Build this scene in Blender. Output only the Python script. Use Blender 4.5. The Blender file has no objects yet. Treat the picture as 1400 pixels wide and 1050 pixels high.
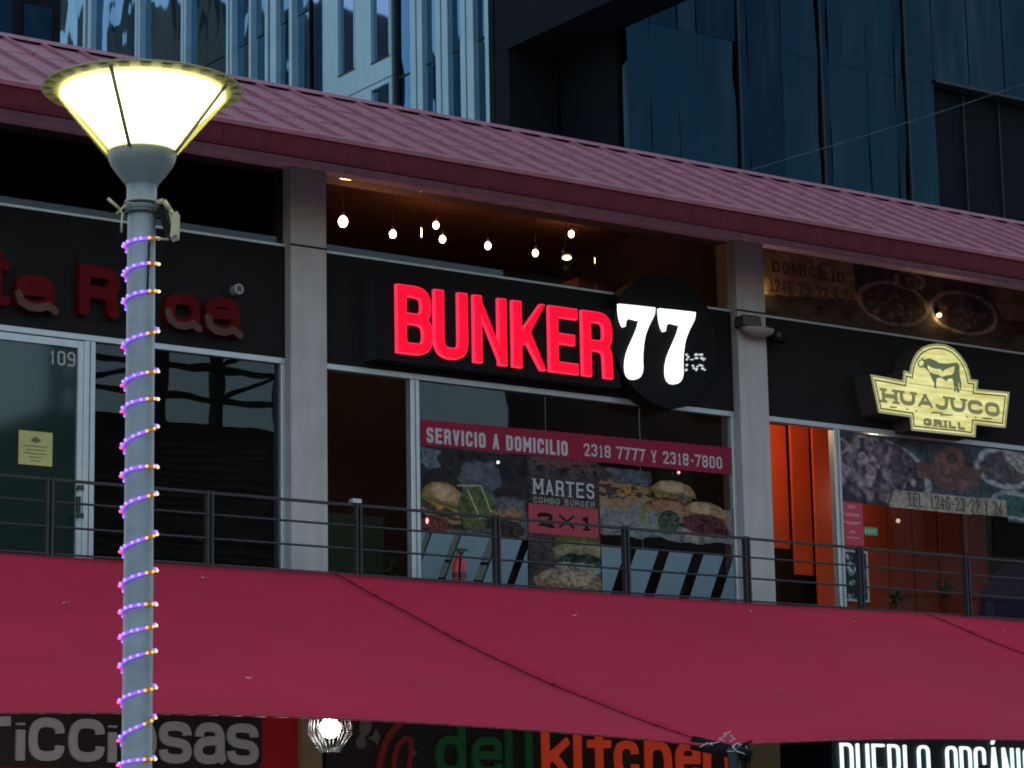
import bpy, bmesh, math, random
import numpy as np
from mathutils import Vector, Matrix

random.seed(7)
rng = np.random.default_rng(11)
sc = bpy.context.scene
COL = sc.collection

# ---------------------------------------------------------------- camera
W_PX, F_PX = 1400.0, 3700.0
TH, PI_, RO = math.radians(54.5558), math.radians(11.1908), math.radians(-1.05575)
fw = Vector((math.cos(TH) * math.cos(PI_), math.sin(TH) * math.cos(PI_), math.sin(PI_)))
r0 = Vector((math.sin(TH), -math.cos(TH), 0.0))
u0 = r0.cross(fw)
rt = r0 * math.cos(RO) + u0 * math.sin(RO)
up = -r0 * math.sin(RO) + u0 * math.cos(RO)
EYE = Vector((0, 0, 1.6))
cam = bpy.data.cameras.new("camera")
cam.sensor_width = 36.0
cam.lens = F_PX / W_PX * 36.0
cam.clip_end = 2000
cam_o = bpy.data.objects.new("camera", cam)
COL.objects.link(cam_o)
cam_o.matrix_world = Matrix(((rt.x, up.x, -fw.x, EYE.x), (rt.y, up.y, -fw.y, EYE.y),
                             (rt.z, up.z, -fw.z, EYE.z), (0, 0, 0, 1)))
sc.camera = cam_o

# ---------------------------------------------------------------- dusk sky
SUN_EL, SUN_AZ = math.radians(3.0), math.radians(35)
world = bpy.data.worlds.new("World")
sc.world = world
world.use_nodes = True
wn = world.node_tree
bg = wn.nodes["Background"]
sky = wn.nodes.new("ShaderNodeTexSky")
sky.sky_type = 'NISHITA'
sky.sun_disc = False
sky.sun_elevation = SUN_EL
sky.sun_rotation = SUN_AZ
sky.air_density = 1.2
sky.dust_density = 0.8
sky.ozone_density = 3.0
hs = wn.nodes.new("ShaderNodeHueSaturation")
hs.inputs["Saturation"].default_value = 0.62
wn.links.new(sky.outputs[0], hs.inputs["Color"])
wn.links.new(hs.outputs[0], bg.inputs[0])
bg.inputs[1].default_value = 0.15
sun = bpy.data.lights.new("sun", 'SUN')
sun.energy = 0.03
sun.angle = math.radians(30)
sun.color = (1.0, 0.86, 0.75)
sun_o = bpy.data.objects.new("sun", sun)
COL.objects.link(sun_o)
# Blender's Nishita: rotation 0 puts the sun at +Y, turning clockwise
sd = Vector((math.sin(SUN_AZ) * math.cos(SUN_EL), math.cos(SUN_AZ) * math.cos(SUN_EL), math.sin(SUN_EL)))
sun_o.rotation_euler = (-sd).to_track_quat('-Z', 'Y').to_euler()
sc.view_settings.view_transform = 'Standard'
sc.view_settings.look = 'None'
EXPO = 2.9
sc.view_settings.exposure = EXPO
sc.view_settings.gamma = 1.0
sc.view_settings.use_curve_mapping = False
sc.cycles.use_denoising = True
sc.cycles.filter_width = 1.9
sc.cycles.sample_clamp_indirect = 4.0
sc.cycles.max_bounces = 8
sc.cycles.transparent_max_bounces = 16
sc.cycles.caustics_reflective = False
sc.cycles.caustics_refractive = False


def at(px, py, y):
    """survey: the point of the vertical plane Y=y seen at a pixel of the 1400x1050 photo"""
    d = fw + rt * ((px - 700) / F_PX) - up * ((py - 525) / F_PX)
    return EYE + d * ((y - EYE.y) / d.y)


# ---------------------------------------------------------------- materials
MATS = {}


def mat(name, col, rough=0.6, metal=0.0, var=0.0, vscale=3.0, bump=0.0, bscale=60.0, spec=0.5,
        emit=None, estr=0.0, stretch=(1, 1, 1), streak=0.0):
    m = bpy.data.materials.new(name)
    m.use_nodes = True
    n = m.node_tree
    b = n.nodes["Principled BSDF"]
    b.inputs["Base Color"].default_value = (*col, 1)
    b.inputs["Roughness"].default_value = rough
    b.inputs["Metallic"].default_value = metal
    b.inputs["Specular IOR Level"].default_value = spec
    if emit:
        b.inputs["Emission Color"].default_value = (*emit, 1)
        b.inputs["Emission Strength"].default_value = estr / 2 ** EXPO
    if var or bump or streak:
        tc = n.nodes.new("ShaderNodeNewGeometry")
        mp = n.nodes.new("ShaderNodeMapping")
        mp.inputs["Scale"].default_value = stretch
        n.links.new(tc.outputs["Position"], mp.inputs[0])
    if var:
        nz = n.nodes.new("ShaderNodeTexNoise")
        nz.inputs["Scale"].default_value = vscale
        nz.inputs["Detail"].default_value = 8
        nz.inputs["Roughness"].default_value = 0.65
        n.links.new(mp.outputs[0], nz.inputs[0])
        mr = n.nodes.new("ShaderNodeMapRange")
        mr.inputs[1].default_value = 0.25
        mr.inputs[2].default_value = 0.75
        mr.inputs[3].default_value = 1 - var
        mr.inputs[4].default_value = 1 + var
        n.links.new(nz.outputs[0], mr.inputs[0])
        vm = n.nodes.new("ShaderNodeVectorMath")
        vm.operation = 'SCALE'
        vm.inputs[0].default_value = col
        n.links.new(mr.outputs[0], vm.inputs["Scale"])
        last = vm.outputs[0]
        if streak:
            mp2 = n.nodes.new("ShaderNodeMapping")
            mp2.inputs["Scale"].default_value = (9, 9, 0.6)
            n.links.new(tc.outputs["Position"], mp2.inputs[0])
            n2 = n.nodes.new("ShaderNodeTexNoise")
            n2.inputs["Scale"].default_value = 1.0
            n2.inputs["Detail"].default_value = 5
            n.links.new(mp2.outputs[0], n2.inputs[0])
            m2 = n.nodes.new("ShaderNodeMapRange")
            m2.inputs[1].default_value = 0.35
            m2.inputs[2].default_value = 0.7
            m2.inputs[3].default_value = 1.0
            m2.inputs[4].default_value = 1 - streak
            n.links.new(n2.outputs[0], m2.inputs[0])
            v2 = n.nodes.new("ShaderNodeVectorMath")
            v2.operation = 'SCALE'
            n.links.new(last, v2.inputs[0])
            n.links.new(m2.outputs[0], v2.inputs["Scale"])
            last = v2.outputs[0]
        n.links.new(last, b.inputs["Base Color"])
    if bump:
        nb = n.nodes.new("ShaderNodeTexNoise")
        nb.inputs["Scale"].default_value = bscale
        nb.inputs["Detail"].default_value = 4
        n.links.new(mp.outputs[0], nb.inputs[0])
        bp = n.nodes.new("ShaderNodeBump")
        bp.inputs["Strength"].default_value = bump
        bp.inputs["Distance"].default_value = 0.02
        n.links.new(nb.outputs[0], bp.inputs["Height"])
        n.links.new(bp.outputs[0], b.inputs["Normal"])
    MATS[name] = m
    return m


def glass(name, tint, ior=1.9, rough=0.0, wob=0.0, wscale=1.0, film=0.0, filmcol=(0.2, 0.25, 0.25)):
    """window pane: tinted see-through plus a mirror share set by the angle; film = share of dull film"""
    m = bpy.data.materials.new(name)
    m.use_nodes = True
    n = m.node_tree
    for x in list(n.nodes):
        if x.type == 'BSDF_PRINCIPLED':
            n.nodes.remove(x)
    out = n.nodes["Material Output"]
    tr = n.nodes.new("ShaderNodeBsdfTransparent")
    tr.inputs[0].default_value = (*tint, 1)
    gl = n.nodes.new("ShaderNodeBsdfGlossy")
    gl.inputs["Roughness"].default_value = rough
    gl.inputs["Color"].default_value = (0.85, 0.95, 1.0, 1)
    fr = n.nodes.new("ShaderNodeFresnel")
    fr.inputs[0].default_value = ior
    mx = n.nodes.new("ShaderNodeMixShader")
    n.links.new(fr.outputs[0], mx.inputs[0])
    if film:
        df = n.nodes.new("ShaderNodeBsdfDiffuse")
        df.inputs[0].default_value = (*filmcol, 1)
        m2 = n.nodes.new("ShaderNodeMixShader")
        m2.inputs[0].default_value = film
        n.links.new(tr.outputs[0], m2.inputs[1])
        n.links.new(df.outputs[0], m2.inputs[2])
        n.links.new(m2.outputs[0], mx.inputs[1])
    else:
        n.links.new(tr.outputs[0], mx.inputs[1])
    n.links.new(gl.outputs[0], mx.inputs[2])
    n.links.new(mx.outputs[0], out.inputs[0])
    if wob:
        g = n.nodes.new("ShaderNodeNewGeometry")
        nz = n.nodes.new("ShaderNodeTexNoise")
        nz.inputs["Scale"].default_value = wscale
        nz.inputs["Detail"].default_value = 2
        n.links.new(g.outputs["Position"], nz.inputs[0])
        bp = n.nodes.new("ShaderNodeBump")
        bp.inputs["Strength"].default_value = 1.0
        bp.inputs["Distance"].default_value = wob
        n.links.new(nz.outputs[0], bp.inputs["Height"])
        n.links.new(bp.outputs[0], gl.inputs["Normal"])
    MATS[name] = m
    return m


def mirror_glass(name, col, wob=0.02, wscale=0.25, stretch=(1, 1, 0.15), rough=0.03):
    m = mat(name, col, rough=rough, metal=1.0)
    n = m.node_tree
    b = n.nodes["Principled BSDF"]
    g = n.nodes.new("ShaderNodeNewGeometry")
    mp = n.nodes.new("ShaderNodeMapping")
    mp.inputs["Scale"].default_value = stretch
    nz = n.nodes.new("ShaderNodeTexNoise")
    nz.inputs["Scale"].default_value = wscale
    nz.inputs["Detail"].default_value = 3
    bp = n.nodes.new("ShaderNodeBump")
    bp.inputs["Strength"].default_value = 1.0
    bp.inputs["Distance"].default_value = wob
    n.links.new(g.outputs["Position"], mp.inputs[0])
    n.links.new(mp.outputs[0], nz.inputs[0])
    n.links.new(nz.outputs[0], bp.inputs["Height"])
    n.links.new(bp.outputs[0], b.inputs["Normal"])
    return m


def attr_mat(name, rough=0.5, emit=0.0, gain=1.0):
    m = bpy.data.materials.new(name)
    m.use_nodes = True
    n = m.node_tree
    b = n.nodes["Principled BSDF"]
    a = n.nodes.new("ShaderNodeAttribute")
    a.attribute_name = "print"
    sc_n = n.nodes.new("ShaderNodeVectorMath")
    sc_n.operation = 'SCALE'
    sc_n.inputs["Scale"].default_value = gain
    n.links.new(a.outputs["Color"], sc_n.inputs[0])
    n.links.new(sc_n.outputs[0], b.inputs["Base Color"])
    b.inputs["Roughness"].default_value = rough
    b.inputs["Specular IOR Level"].default_value = 0.1
    if emit:
        n.links.new(a.outputs["Color"], b.inputs["Emission Color"])
        b.inputs["Emission Strength"].default_value = emit
    MATS[name] = m
    return m


def emission(name, col, s):
    m = bpy.data.materials.new(name)
    m.use_nodes = True
    b = m.node_tree.nodes["Principled BSDF"]
    b.inputs["Base Color"].default_value = (*[c * .1 + .01 for c in col], 1)
    b.inputs["Specular IOR Level"].default_value = 0.05
    b.inputs["Emission Color"].default_value = (*col, 1)
    b.inputs["Emission Strength"].default_value = s / 2 ** EXPO
    MATS[name] = m
    return m


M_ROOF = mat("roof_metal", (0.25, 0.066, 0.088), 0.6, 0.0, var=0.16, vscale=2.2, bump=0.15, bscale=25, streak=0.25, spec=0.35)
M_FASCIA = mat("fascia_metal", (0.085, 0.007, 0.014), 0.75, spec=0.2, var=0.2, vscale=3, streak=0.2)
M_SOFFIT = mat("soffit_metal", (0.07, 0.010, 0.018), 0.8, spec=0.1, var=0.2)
M_PLASTER = mat("column_plaster", (0.37, 0.345, 0.325), 0.85, var=0.10, vscale=2.5, bump=0.3, bscale=90, streak=0.16)
M_BEAM = mat("beam_plaster", (0.80, 0.55, 0.60), 0.85, var=0.14, vscale=2.5, bump=0.2, streak=0.2)
M_SPAN = mat("spandrel_dark", (0.0095, 0.0085, 0.0085), 0.75, var=0.3, vscale=4, spec=0.12)
M_ALU = mat("aluminium", (0.42, 0.45, 0.46), 0.38, 0.55, var=0.12, vscale=8)
M_DARKMETAL = mat("railing_paint", (0.014, 0.013, 0.015), 0.55, 0.0, var=0.3, vscale=15)
M_CONC = mat("concrete", (0.28, 0.27, 0.26), 0.9, var=0.2, bump=0.4)
M_INT = mat("interior_dark", (0.035, 0.028, 0.024), 0.9, var=0.2)
M_INTW = mat("interior_warm", (0.17, 0.065, 0.035), 0.9, var=0.25)
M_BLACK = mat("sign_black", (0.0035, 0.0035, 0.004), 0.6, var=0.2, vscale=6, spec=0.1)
M_BLACKSIDE = mat("sign_return_highlight", (0.022, 0.025, 0.030), 0.6, spec=0.2)  # lighter black stands in for the highlight on the box's left end
M_TWHITE = mat("tower_cladding", (0.24, 0.39, 0.46), 0.35, 0.25, var=0.10, vscale=0.6, streak=0.12)
M_TMULL = mat("tower_mullion", (0.24, 0.38, 0.46), 0.4, 0.35, var=0.15, vscale=0.8)
M_TGLASS = mirror_glass("tower_glass", (0.09, 0.19, 0.27), 0.30, 0.22, (0.6, 0.6, 0.25))
M_TGLASS2 = mirror_glass("tower_glass_deep", (0.05, 0.14, 0.24), 0.30, 0.3, (0.6, 0.6, 0.3))
M_DGLASS = mirror_glass("dark_tower_glass", (0.0055, 0.019, 0.031), 0.7, 0.16, (1.4, 1.4, 0.35), 0.05)
M_DGLASS2 = mirror_glass("dark_tower_glass_b", (0.004, 0.013, 0.022), 0.7, 0.2, (1.4, 1.4, 0.35), 0.05)
M_DBLACK = mat("dark_cladding", (0.004, 0.006, 0.009), 0.8, var=0.3, vscale=0.5, spec=0.08)
M_JOINT = mat("dark_joint", (0.004, 0.007, 0.010), 0.7)
M_GLASS = glass("shop_glass", (0.74, 0.78, 0.78), 1.34, 0.0, 0.0009, 1.3)
M_GLASST = glass("transom_glass", (0.62, 0.60, 0.58), 1.35, 0.0)
M_GLASSD = glass("door_glass", (0.25, 0.33, 0.33), 1.55, 0.05, 0.0, 1.0, film=0.5, filmcol=(0.022, 0.045, 0.038))
M_AWN = mat("canopy_fabric", (0.46, 0.023, 0.053), 0.9, var=0.10, vscale=0.9, stretch=(.5, 1.4, 1.4), bump=0.12, bscale=300, spec=0.12)
nt_ = M_AWN.node_tree
b_ = nt_.nodes["Principled BSDF"]
t_ = nt_.nodes.new("ShaderNodeBsdfTranslucent")
t_.inputs[0].default_value = (.5, .03, .07, 1)
m_ = nt_.nodes.new("ShaderNodeMixShader")
m_.inputs[0].default_value = .10
nt_.links.new(b_.outputs[0], m_.inputs[1])
nt_.links.new(t_.outputs[0], m_.inputs[2])
nt_.links.new(m_.outputs[0], nt_.nodes["Material Output"].inputs[0])
M_SEAM = mat("canopy_welt", (0.30, 0.014, 0.036), 0.7)
M_POLE = mat("pole_paint", (0.22, 0.265, 0.285), 0.5, 0.1, var=0.26, vscale=9, bump=0.1, bscale=60, streak=0.15)
M_LAMPCAP = mat("lamp_cap", (0.16, 0.18, 0.18), 0.5, 0.2, var=0.15, vscale=10)
M_LAMPRIM = mat("lamp_rim", (0.32, 0.30, 0.12), 0.5, 0.1)
M_ROPE = mat("white_rope", (0.45, 0.45, 0.45), 0.8)
M_PLANT = mat("plant_leaf", (0.05, 0.13, 0.05), 0.6, var=0.3)
M_POT = mat("plant_pot", (0.07, 0.05, 0.04), 0.8)
M_ORANGE = mat("orange_board", (0.62, 0.075, 0.02), 0.6, var=0.15, vscale=3)
M_REDFAS = mat("red_wall", (0.6, 0.012, 0.010), 0.6, var=0.1)
M_TAN = mat("tan_column", (0.36, 0.28, 0.14), 0.8, var=0.15)
M_GREY = mat("grey_letter", (0.62, 0.63, 0.62), 0.5, var=0.08)
M_LETRED = mat("letter_red", (0.8, 0.05, 0.02), 0.45, var=0.1, emit=(1, .09, .03), estr=.16)
M_LETGREEN = mat("letter_green", (0.02, 0.2, 0.05), 0.45, var=0.15)
M_WHITEP = mat("white_print", (0.34, 0.32, 0.33), 0.6)
M_BANNER = mat("banner_red", (0.20, 0.010, 0.030), 0.7, spec=0.15, var=0.05)
M_STRIP = mat("pale_strip", (0.10, 0.15, 0.18), 0.5, var=0.1)
M_NOTICE = mat("yellow_notice", (0.42, 0.37, 0.13), 0.7, var=0.05)
M_BRICK = mat("far_brick", (0.05, 0.035, 0.03), 0.9, var=0.3)
M_ASPH = mat("asphalt", (0.05, 0.05, 0.052), 0.9, var=0.2, bump=0.5)
M_PAVE = mat("pavement", (0.32, 0.31, 0.30), 0.9, var=0.15, bump=0.3)
M_PRINT = attr_mat("printed_sheet", 0.6, 0.0, 0.6)
M_EMRED = emission("lit_red_letter", (1.0, 0.0, 0.028), 1.0)
M_EMREDEDGE = emission("lit_red_edge", (1.0, 0.03, 0.09), 1.1)
M_EMWHITE = emission("lit_white_digit", (0.95, 1.0, 1.0), 1.6)
M_EMNEON = emission("lit_white_letter", (0.75, 0.95, 1.0), 1.4)
M_EMLAMP = emission("lamp_opal", (1.0, 0.97, 0.70), 6.0)
M_BULB = emission("bulb_glow", (1.0, 0.62, 0.36), 60.0)
M_BULBC = emission("spot_glow", (1.0, 0.95, 0.55), 12.0)
M_EMSPOT = emission("spotlight_white", (1.0, 1.0, 0.95), 40.0)


# ---------------------------------------------------------------- object helpers
def link(o):
    COL.objects.link(o)
    return o


def root(name, label, cat, loc=(0, 0, 0), group=None, rotz=0):
    o = link(bpy.data.objects.new(name, None))
    o.empty_display_size = 0.1
    o.location = loc
    o.rotation_euler = (0, 0, rotz)
    o["label"] = label
    o["category"] = cat
    if group:
        o["group"] = group
    return o


def tag(o, label, cat, group=None):
    o["label"] = label
    o["category"] = cat
    if group:
        o["group"] = group
    return o


def wloc(p):
    v = Vector((0, 0, 0))
    while p:
        v += p.location
        p = p.parent
    return v


def mk(name, bm, m, parent=None, local=False, smooth=False, label=None, origin=None):
    """links a bmesh given in world coordinates (local=True: in the parent's) as one object"""
    me = bpy.data.meshes.new(name)
    if not local:
        off = wloc(parent) if parent else Vector((0, 0, 0))
        if origin is not None:
            off = Vector(origin)
        bmesh.ops.translate(bm, verts=bm.verts, vec=-off)
    bm.to_mesh(me)
    bm.free()
    ms = m if isinstance(m, (list, tuple)) else [m]
    for x in ms:
        me.materials.append(x)
    if smooth:
        for p in me.polygons:
            p.use_smooth = True
    o = bpy.data.objects.new(name, me)
    if parent:
        o.parent = parent
        if origin is not None:
            o.location = Vector(origin) - wloc(parent)
    elif origin is not None:
        o.location = origin
    if label:
        o["label"] = label
    return link(o)


def box(bm, x0, x1, y0, y1, z0, z1, mi=0, bev=0.0):
    vs = [bm.verts.new(p) for p in ((x0, y0, z0), (x1, y0, z0), (x1, y1, z0), (x0, y1, z0),
                                    (x0, y0, z1), (x1, y0, z1), (x1, y1, z1), (x0, y1, z1))]
    fs = [bm.faces.new([vs[i] for i in f]) for f in
          ((0, 1, 5, 4), (1, 2, 6, 5), (2, 3, 7, 6), (3, 0, 4, 7), (4, 5, 6, 7), (3, 2, 1, 0))]
    for f in fs:
        f.material_index = mi
    if bev:
        es = set(e for f in fs for e in f.edges)
        bmesh.ops.bevel(bm, geom=list(es), offset=bev, segments=1, affect='EDGES')
    return fs


def bx(*a, **k):
    bm = bmesh.new()
    box(bm, *a, **k)
    return bm


def cyl(bm, p0, p1, r0, r1=None, seg=12, mi=0, caps=True):
    r1 = r0 if r1 is None else r1
    p0, p1 = Vector(p0), Vector(p1)
    d = (p1 - p0).normalized()
    a = d.orthogonal().normalized()
    b = d.cross(a)
    A, B = [], []
    for i in range(seg):
        t = 2 * math.pi * i / seg
        v = a * math.cos(t) + b * math.sin(t)
        A.append(bm.verts.new(p0 + v * r0))
        B.append(bm.verts.new(p1 + v * r1))
    for i in range(seg):
        j = (i + 1) % seg
        f = bm.faces.new((A[i], A[j], B[j], B[i]))
        f.material_index = mi
        f.smooth = True
    if caps:
        for L in (list(reversed(A)), B):
            f = bm.faces.new(L)
            f.material_index = mi


def lathe(bm, cx, cy, prof, seg=48, mi=0):
    """prof: list of (r, z) bottom to top"""
    rings = []
    for r, z in prof:
        rings.append([bm.verts.new((cx + r * math.cos(2 * math.pi * i / seg), cy + r * math.sin(2 * math.pi * i / seg), z))
                      for i in range(seg)])
    for a, b in zip(rings, rings[1:]):
        for i in range(seg):
            j = (i + 1) % seg
            f = bm.faces.new((a[i], a[j], b[j], b[i]))
            f.material_index = mi
            f.smooth = True


def ball(bm, c, r, seg=8, rings=6, mi=0, sz=1.0):
    m = Matrix.Translation(c) @ Matrix.Diagonal((r, r, r * sz, 1))
    g = bmesh.ops.create_uvsphere(bm, u_segments=seg, v_segments=rings, radius=1, matrix=m)
    for v in g['verts']:
        for f in v.link_faces:
            f.material_index = mi
            f.smooth = True


def prism(bm, pts, y0, y1, mi=0, mi_side=None):
    """outline in (x, z), front at y0, back at y1"""
    A = [bm.verts.new((x, y0, z)) for x, z in pts]
    B = [bm.verts.new((x, y1, z)) for x, z in pts]
    f = bm.faces.new(A)
    f.material_index = mi
    f2 = bm.faces.new(list(reversed(B)))
    f2.material_index = mi
    f.normal_update()
    f2.normal_update()
    n = len(pts)
    for i in range(n):
        j = (i + 1) % n
        s = bm.faces.new((A[j], A[i], B[i], B[j]))
        s.material_index = mi if mi_side is None else mi_side
    bmesh.ops.triangulate(bm, faces=[f, f2])


# ---------------------------------------------------------------- stroke lettering
R5 = 9.0  # "as round as fits"
G = {
    'A': [[(0, -.05), (.5, 1.08)], [(.5, 1.08), (1, -.05)], [(.2, .27), (.8, .27)]],
    'B': [[(0, .52), (0, 1), (.94, 1, .5), (.94, .52, .5), (0, .52)], [(0, .52), (0, 0), (1, 0, .5), (1, .52, .5), (.4, .52)]],
    'C': [[(1, .66), (1, 1, R5), (0, 1, R5), (0, 0, R5), (1, 0, R5), (1, .34)]],
    'D': [[(0, 0), (0, 1), (1, 1, .6), (1, 0, .6), (0, 0)]],
    'E': [[(1, 1), (0, 1), (0, 0), (1, 0)], [(0, .52), (.85, .52)]],
    'F': [[(1, 1), (0, 1), (0, 0)], [(0, .5), (.85, .5)]],
    'G': [[(1, .7), (1, 1, R5), (0, 1, R5), (0, 0, R5), (1, 0, R5), (1, .45), (.55, .45)]],
    'H': [[(0, 0), (0, 1)], [(1, 0), (1, 1)], [(0, .5), (1, .5)]],
    'I': [[(.5, 0), (.5, 1)]],
    'J': [[(0, .3), (0, 0, R5), (1, 0, R5), (1, 1)]],
    'K': [[(0, 0), (0, 1)], [(1.05, 1.08), (.1, .36)], [(.3, .62), (1.05, -.08)]],
    'L': [[(0, 1), (0, 0), (1, 0)]],
    'M': [[(0, 0), (0, 1)], [(0, 1.05), (.5, .3)], [(.5, .3), (1, 1.05)], [(1, 1), (1, 0)]],
    'N': [[(0, 0), (0, 1)], [(0, 1.04), (1, -.04)], [(1, 0), (1, 1)]],
    'O': [[(0, .5), (0, 1, R5), (1, 1, R5), (1, 0, R5), (0, 0, R5), (0, .5)]],
    'P': [[(0, 0), (0, 1), (1, 1, .5), (1, .46, .5), (0, .46)]],
    'R': [[(0, 0), (0, 1), (1, 1, .5), (1, .48, .5), (0, .48)], [(.4, .48), (.97, .46, .4), (1, 0)]],
    'S': [[(1, .74), (1, 1, R5), (0, 1, R5), (0, .53, R5), (1, .48, R5), (1, 0, R5), (0, 0, R5), (0, .26)]],
    'T': [[(0, 1), (1, 1)], [(.5, 0), (.5, 1)]],
    'U': [[(0, 1), (0, 0, R5), (1, 0, R5), (1, 1)]],
    'V': [[(0, 1.05), (.5, -.05)], [(.5, -.05), (1, 1.05)]],
    'W': [[(0, 1), (.25, 0), (.5, .8), (.75, 0), (1, 1)]],
    'X': [[(-.05, -.05), (1.05, 1.05)], [(-.05, 1.05), (1.05, -.05)]],
    'Y': [[(0, 1.05), (.5, .45)], [(.5, .45), (1, 1.05)], [(.5, 0), (.5, .5)]],
    'Z': [[(0, 1), (1, 1), (0, 0), (1, 0)]],
    '0': [[(0, .5), (0, 1, R5), (1, 1, R5), (1, 0, R5), (0, 0, R5), (0, .5)]],
    '1': [[(.1, .78), (.6, 1), (.6, 0)]],
    '2': [[(0, .72), (0, 1, R5), (1, 1, R5), (1, .55, .4), (0, 0), (1, 0)]],
    '3': [[(0, .76), (0, 1, R5), (1, 1, R5), (1, .53, R5), (.45, .53)], [(.45, .53), (1, .53, R5), (1, 0, R5), (0, 0, R5), (0, .24)]],
    '4': [[(.75, 0), (.75, 1), (0, .3), (1, .3)]],
    '5': [[(1, 1), (0, 1), (0, .55), (1, .6, R5), (1, 0, R5), (0, 0, R5), (0, .22)]],
    '6': [[(1, .76), (1, 1, R5), (0, 1, R5), (0, 0, R5), (1, 0, R5), (1, .55, R5), (0, .55)]],
    '7': [[(0, 1), (1, 1)], [(.98, 1), (.35, -.05)]],
    '8': [[(0, .76), (0, 1, R5), (1, 1, R5), (1, .52, R5), (0, .52, R5), (0, .76)], [(0, .26), (0, .52, R5), (1, .52, R5), (1, 0, R5), (0, 0, R5), (0, .26)]],
    '9': [[(1, .48), (0, .45, R5), (0, 1, R5), (1, 1, R5), (1, 0, R5), (0, 0, R5), (0, .10)]],
    '-': [[(.1, .45), (.9, .45)]],
    '.': [[(.5, 0), (.5, .02)]],
    # lower case, x-height = 1; ascenders go to 1.4
    'r': [[(0, 0), (0, 1)], [(0, .5), (0, 1, R5), (1, 1)]],
    'i': [[(.5, 0), (.5, 1)], [(.5, 1.25), (.5, 1.42)]],
    'j': [[(.5, 0), (.5, .76)], [(.5, .90), (.5, .96)]],
    'ı': [[(.5, 0), (.5, 1)], [(.5, 1.3), (.5, 1.42)]],
    'c': [[(1, .68), (1, 1, R5), (0, 1, R5), (0, 0, R5), (1, 0, R5), (1, .32)]],
    'o': [[(0, .5), (0, 1, R5), (1, 1, R5), (1, 0, R5), (0, 0, R5), (0, .5)]],
    's': [[(1, .72), (1, 1, R5), (0, 1, R5), (0, .53, R5), (1, .47, R5), (1, 0, R5), (0, 0, R5), (0, .28)]],
    'a': [[(.05, .7), (.05, 1, R5), (.95, 1, R5), (.95, .1, .2), (1.05, 0)], [(.95, .58), (0, .58, R5), (0, 0, R5), (.95, 0, R5), (.95, .4)]],
    'd': [[(1, 0), (1, 1.42)], [(1, .5), (1, 1, R5), (0, 1, R5), (0, 0, R5), (1, 0, R5), (1, .5)]],
    'e': [[(0, .52), (1, .52), (1, 1, R5), (0, 1, R5), (0, 0, R5), (1, 0, R5), (1, .25)]],
    'l': [[(.5, 0), (.5, 1.42)]],
    'k': [[(0, 0), (0, 1.42)], [(1, 1), (.1, .42)], [(.35, .6), (1, 0)]],
    't': [[(.5, 1.3), (.5, 0, .3), (1, 0)], [(0, 1), (1, 1)]],
    'h': [[(0, 0), (0, 1.42)], [(0, .5), (0, 1, R5), (1, 1, R5), (1, 0)]],
    'n': [[(0, 0), (0, 1)], [(0, .5), (0, 1, R5), (1, 1, R5), (1, 0)]],
}
NARROW = {'I': .36, '.': .4, '-': .6, '1': .7, 'i': .42, 'l': .42, 'ı': .42, 'j': .42, 't': .72, 'r': .66, ' ': .5, 'M': 1.25, 'W': 1.3, 'L': .85, 'J': .85}


def path_pts(path, w, h, t):
    """path in unit coordinates -> metric centreline with rounded corners"""
    P = [Vector((t / 2 + p[0] * (w - t), t / 2 + p[1] * (h - t))) for p in path]
    R = [(p[2] if len(p) > 2 else 0) for p in path]
    out = []
    n = len(P)
    for i in range(n):
        if i == 0 or i == n - 1 or not R[i]:
            out.append(P[i])
            continue
        a, b = P[i - 1] - P[i], P[i + 1] - P[i]
        la = a.length * (1 if i == 1 else .5)
        lb = b.length * (1 if i == n - 2 else .5)
        r = min(la, lb, (w - t) * .5, R[i] * (w - t) if R[i] < 5 else 1e9)
        if r < 1e-5:
            out.append(P[i])
            continue
        a.normalize()
        b.normalize()
        ra = rb = r
        if R[i] > 5 and h < 1.7 * w:
            ra, rb = min(la, h * .5), min(lb, h * .5)
        s, e = P[i] + a * ra, P[i] + b * rb
        for k in range(8):
            u = k / 7
            # near-circular blend
            c = P[i]
            q = s * (1 - u) ** 2 + c * 2 * u * (1 - u) + e * u ** 2
            q = q + (c - q) * 0.10 * math.sin(math.pi * u)
            out.append(q)
    res = [out[0]]
    for p in out[1:]:
        if (p - res[-1]).length > 1e-4:
            res.append(p)
    return res


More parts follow.
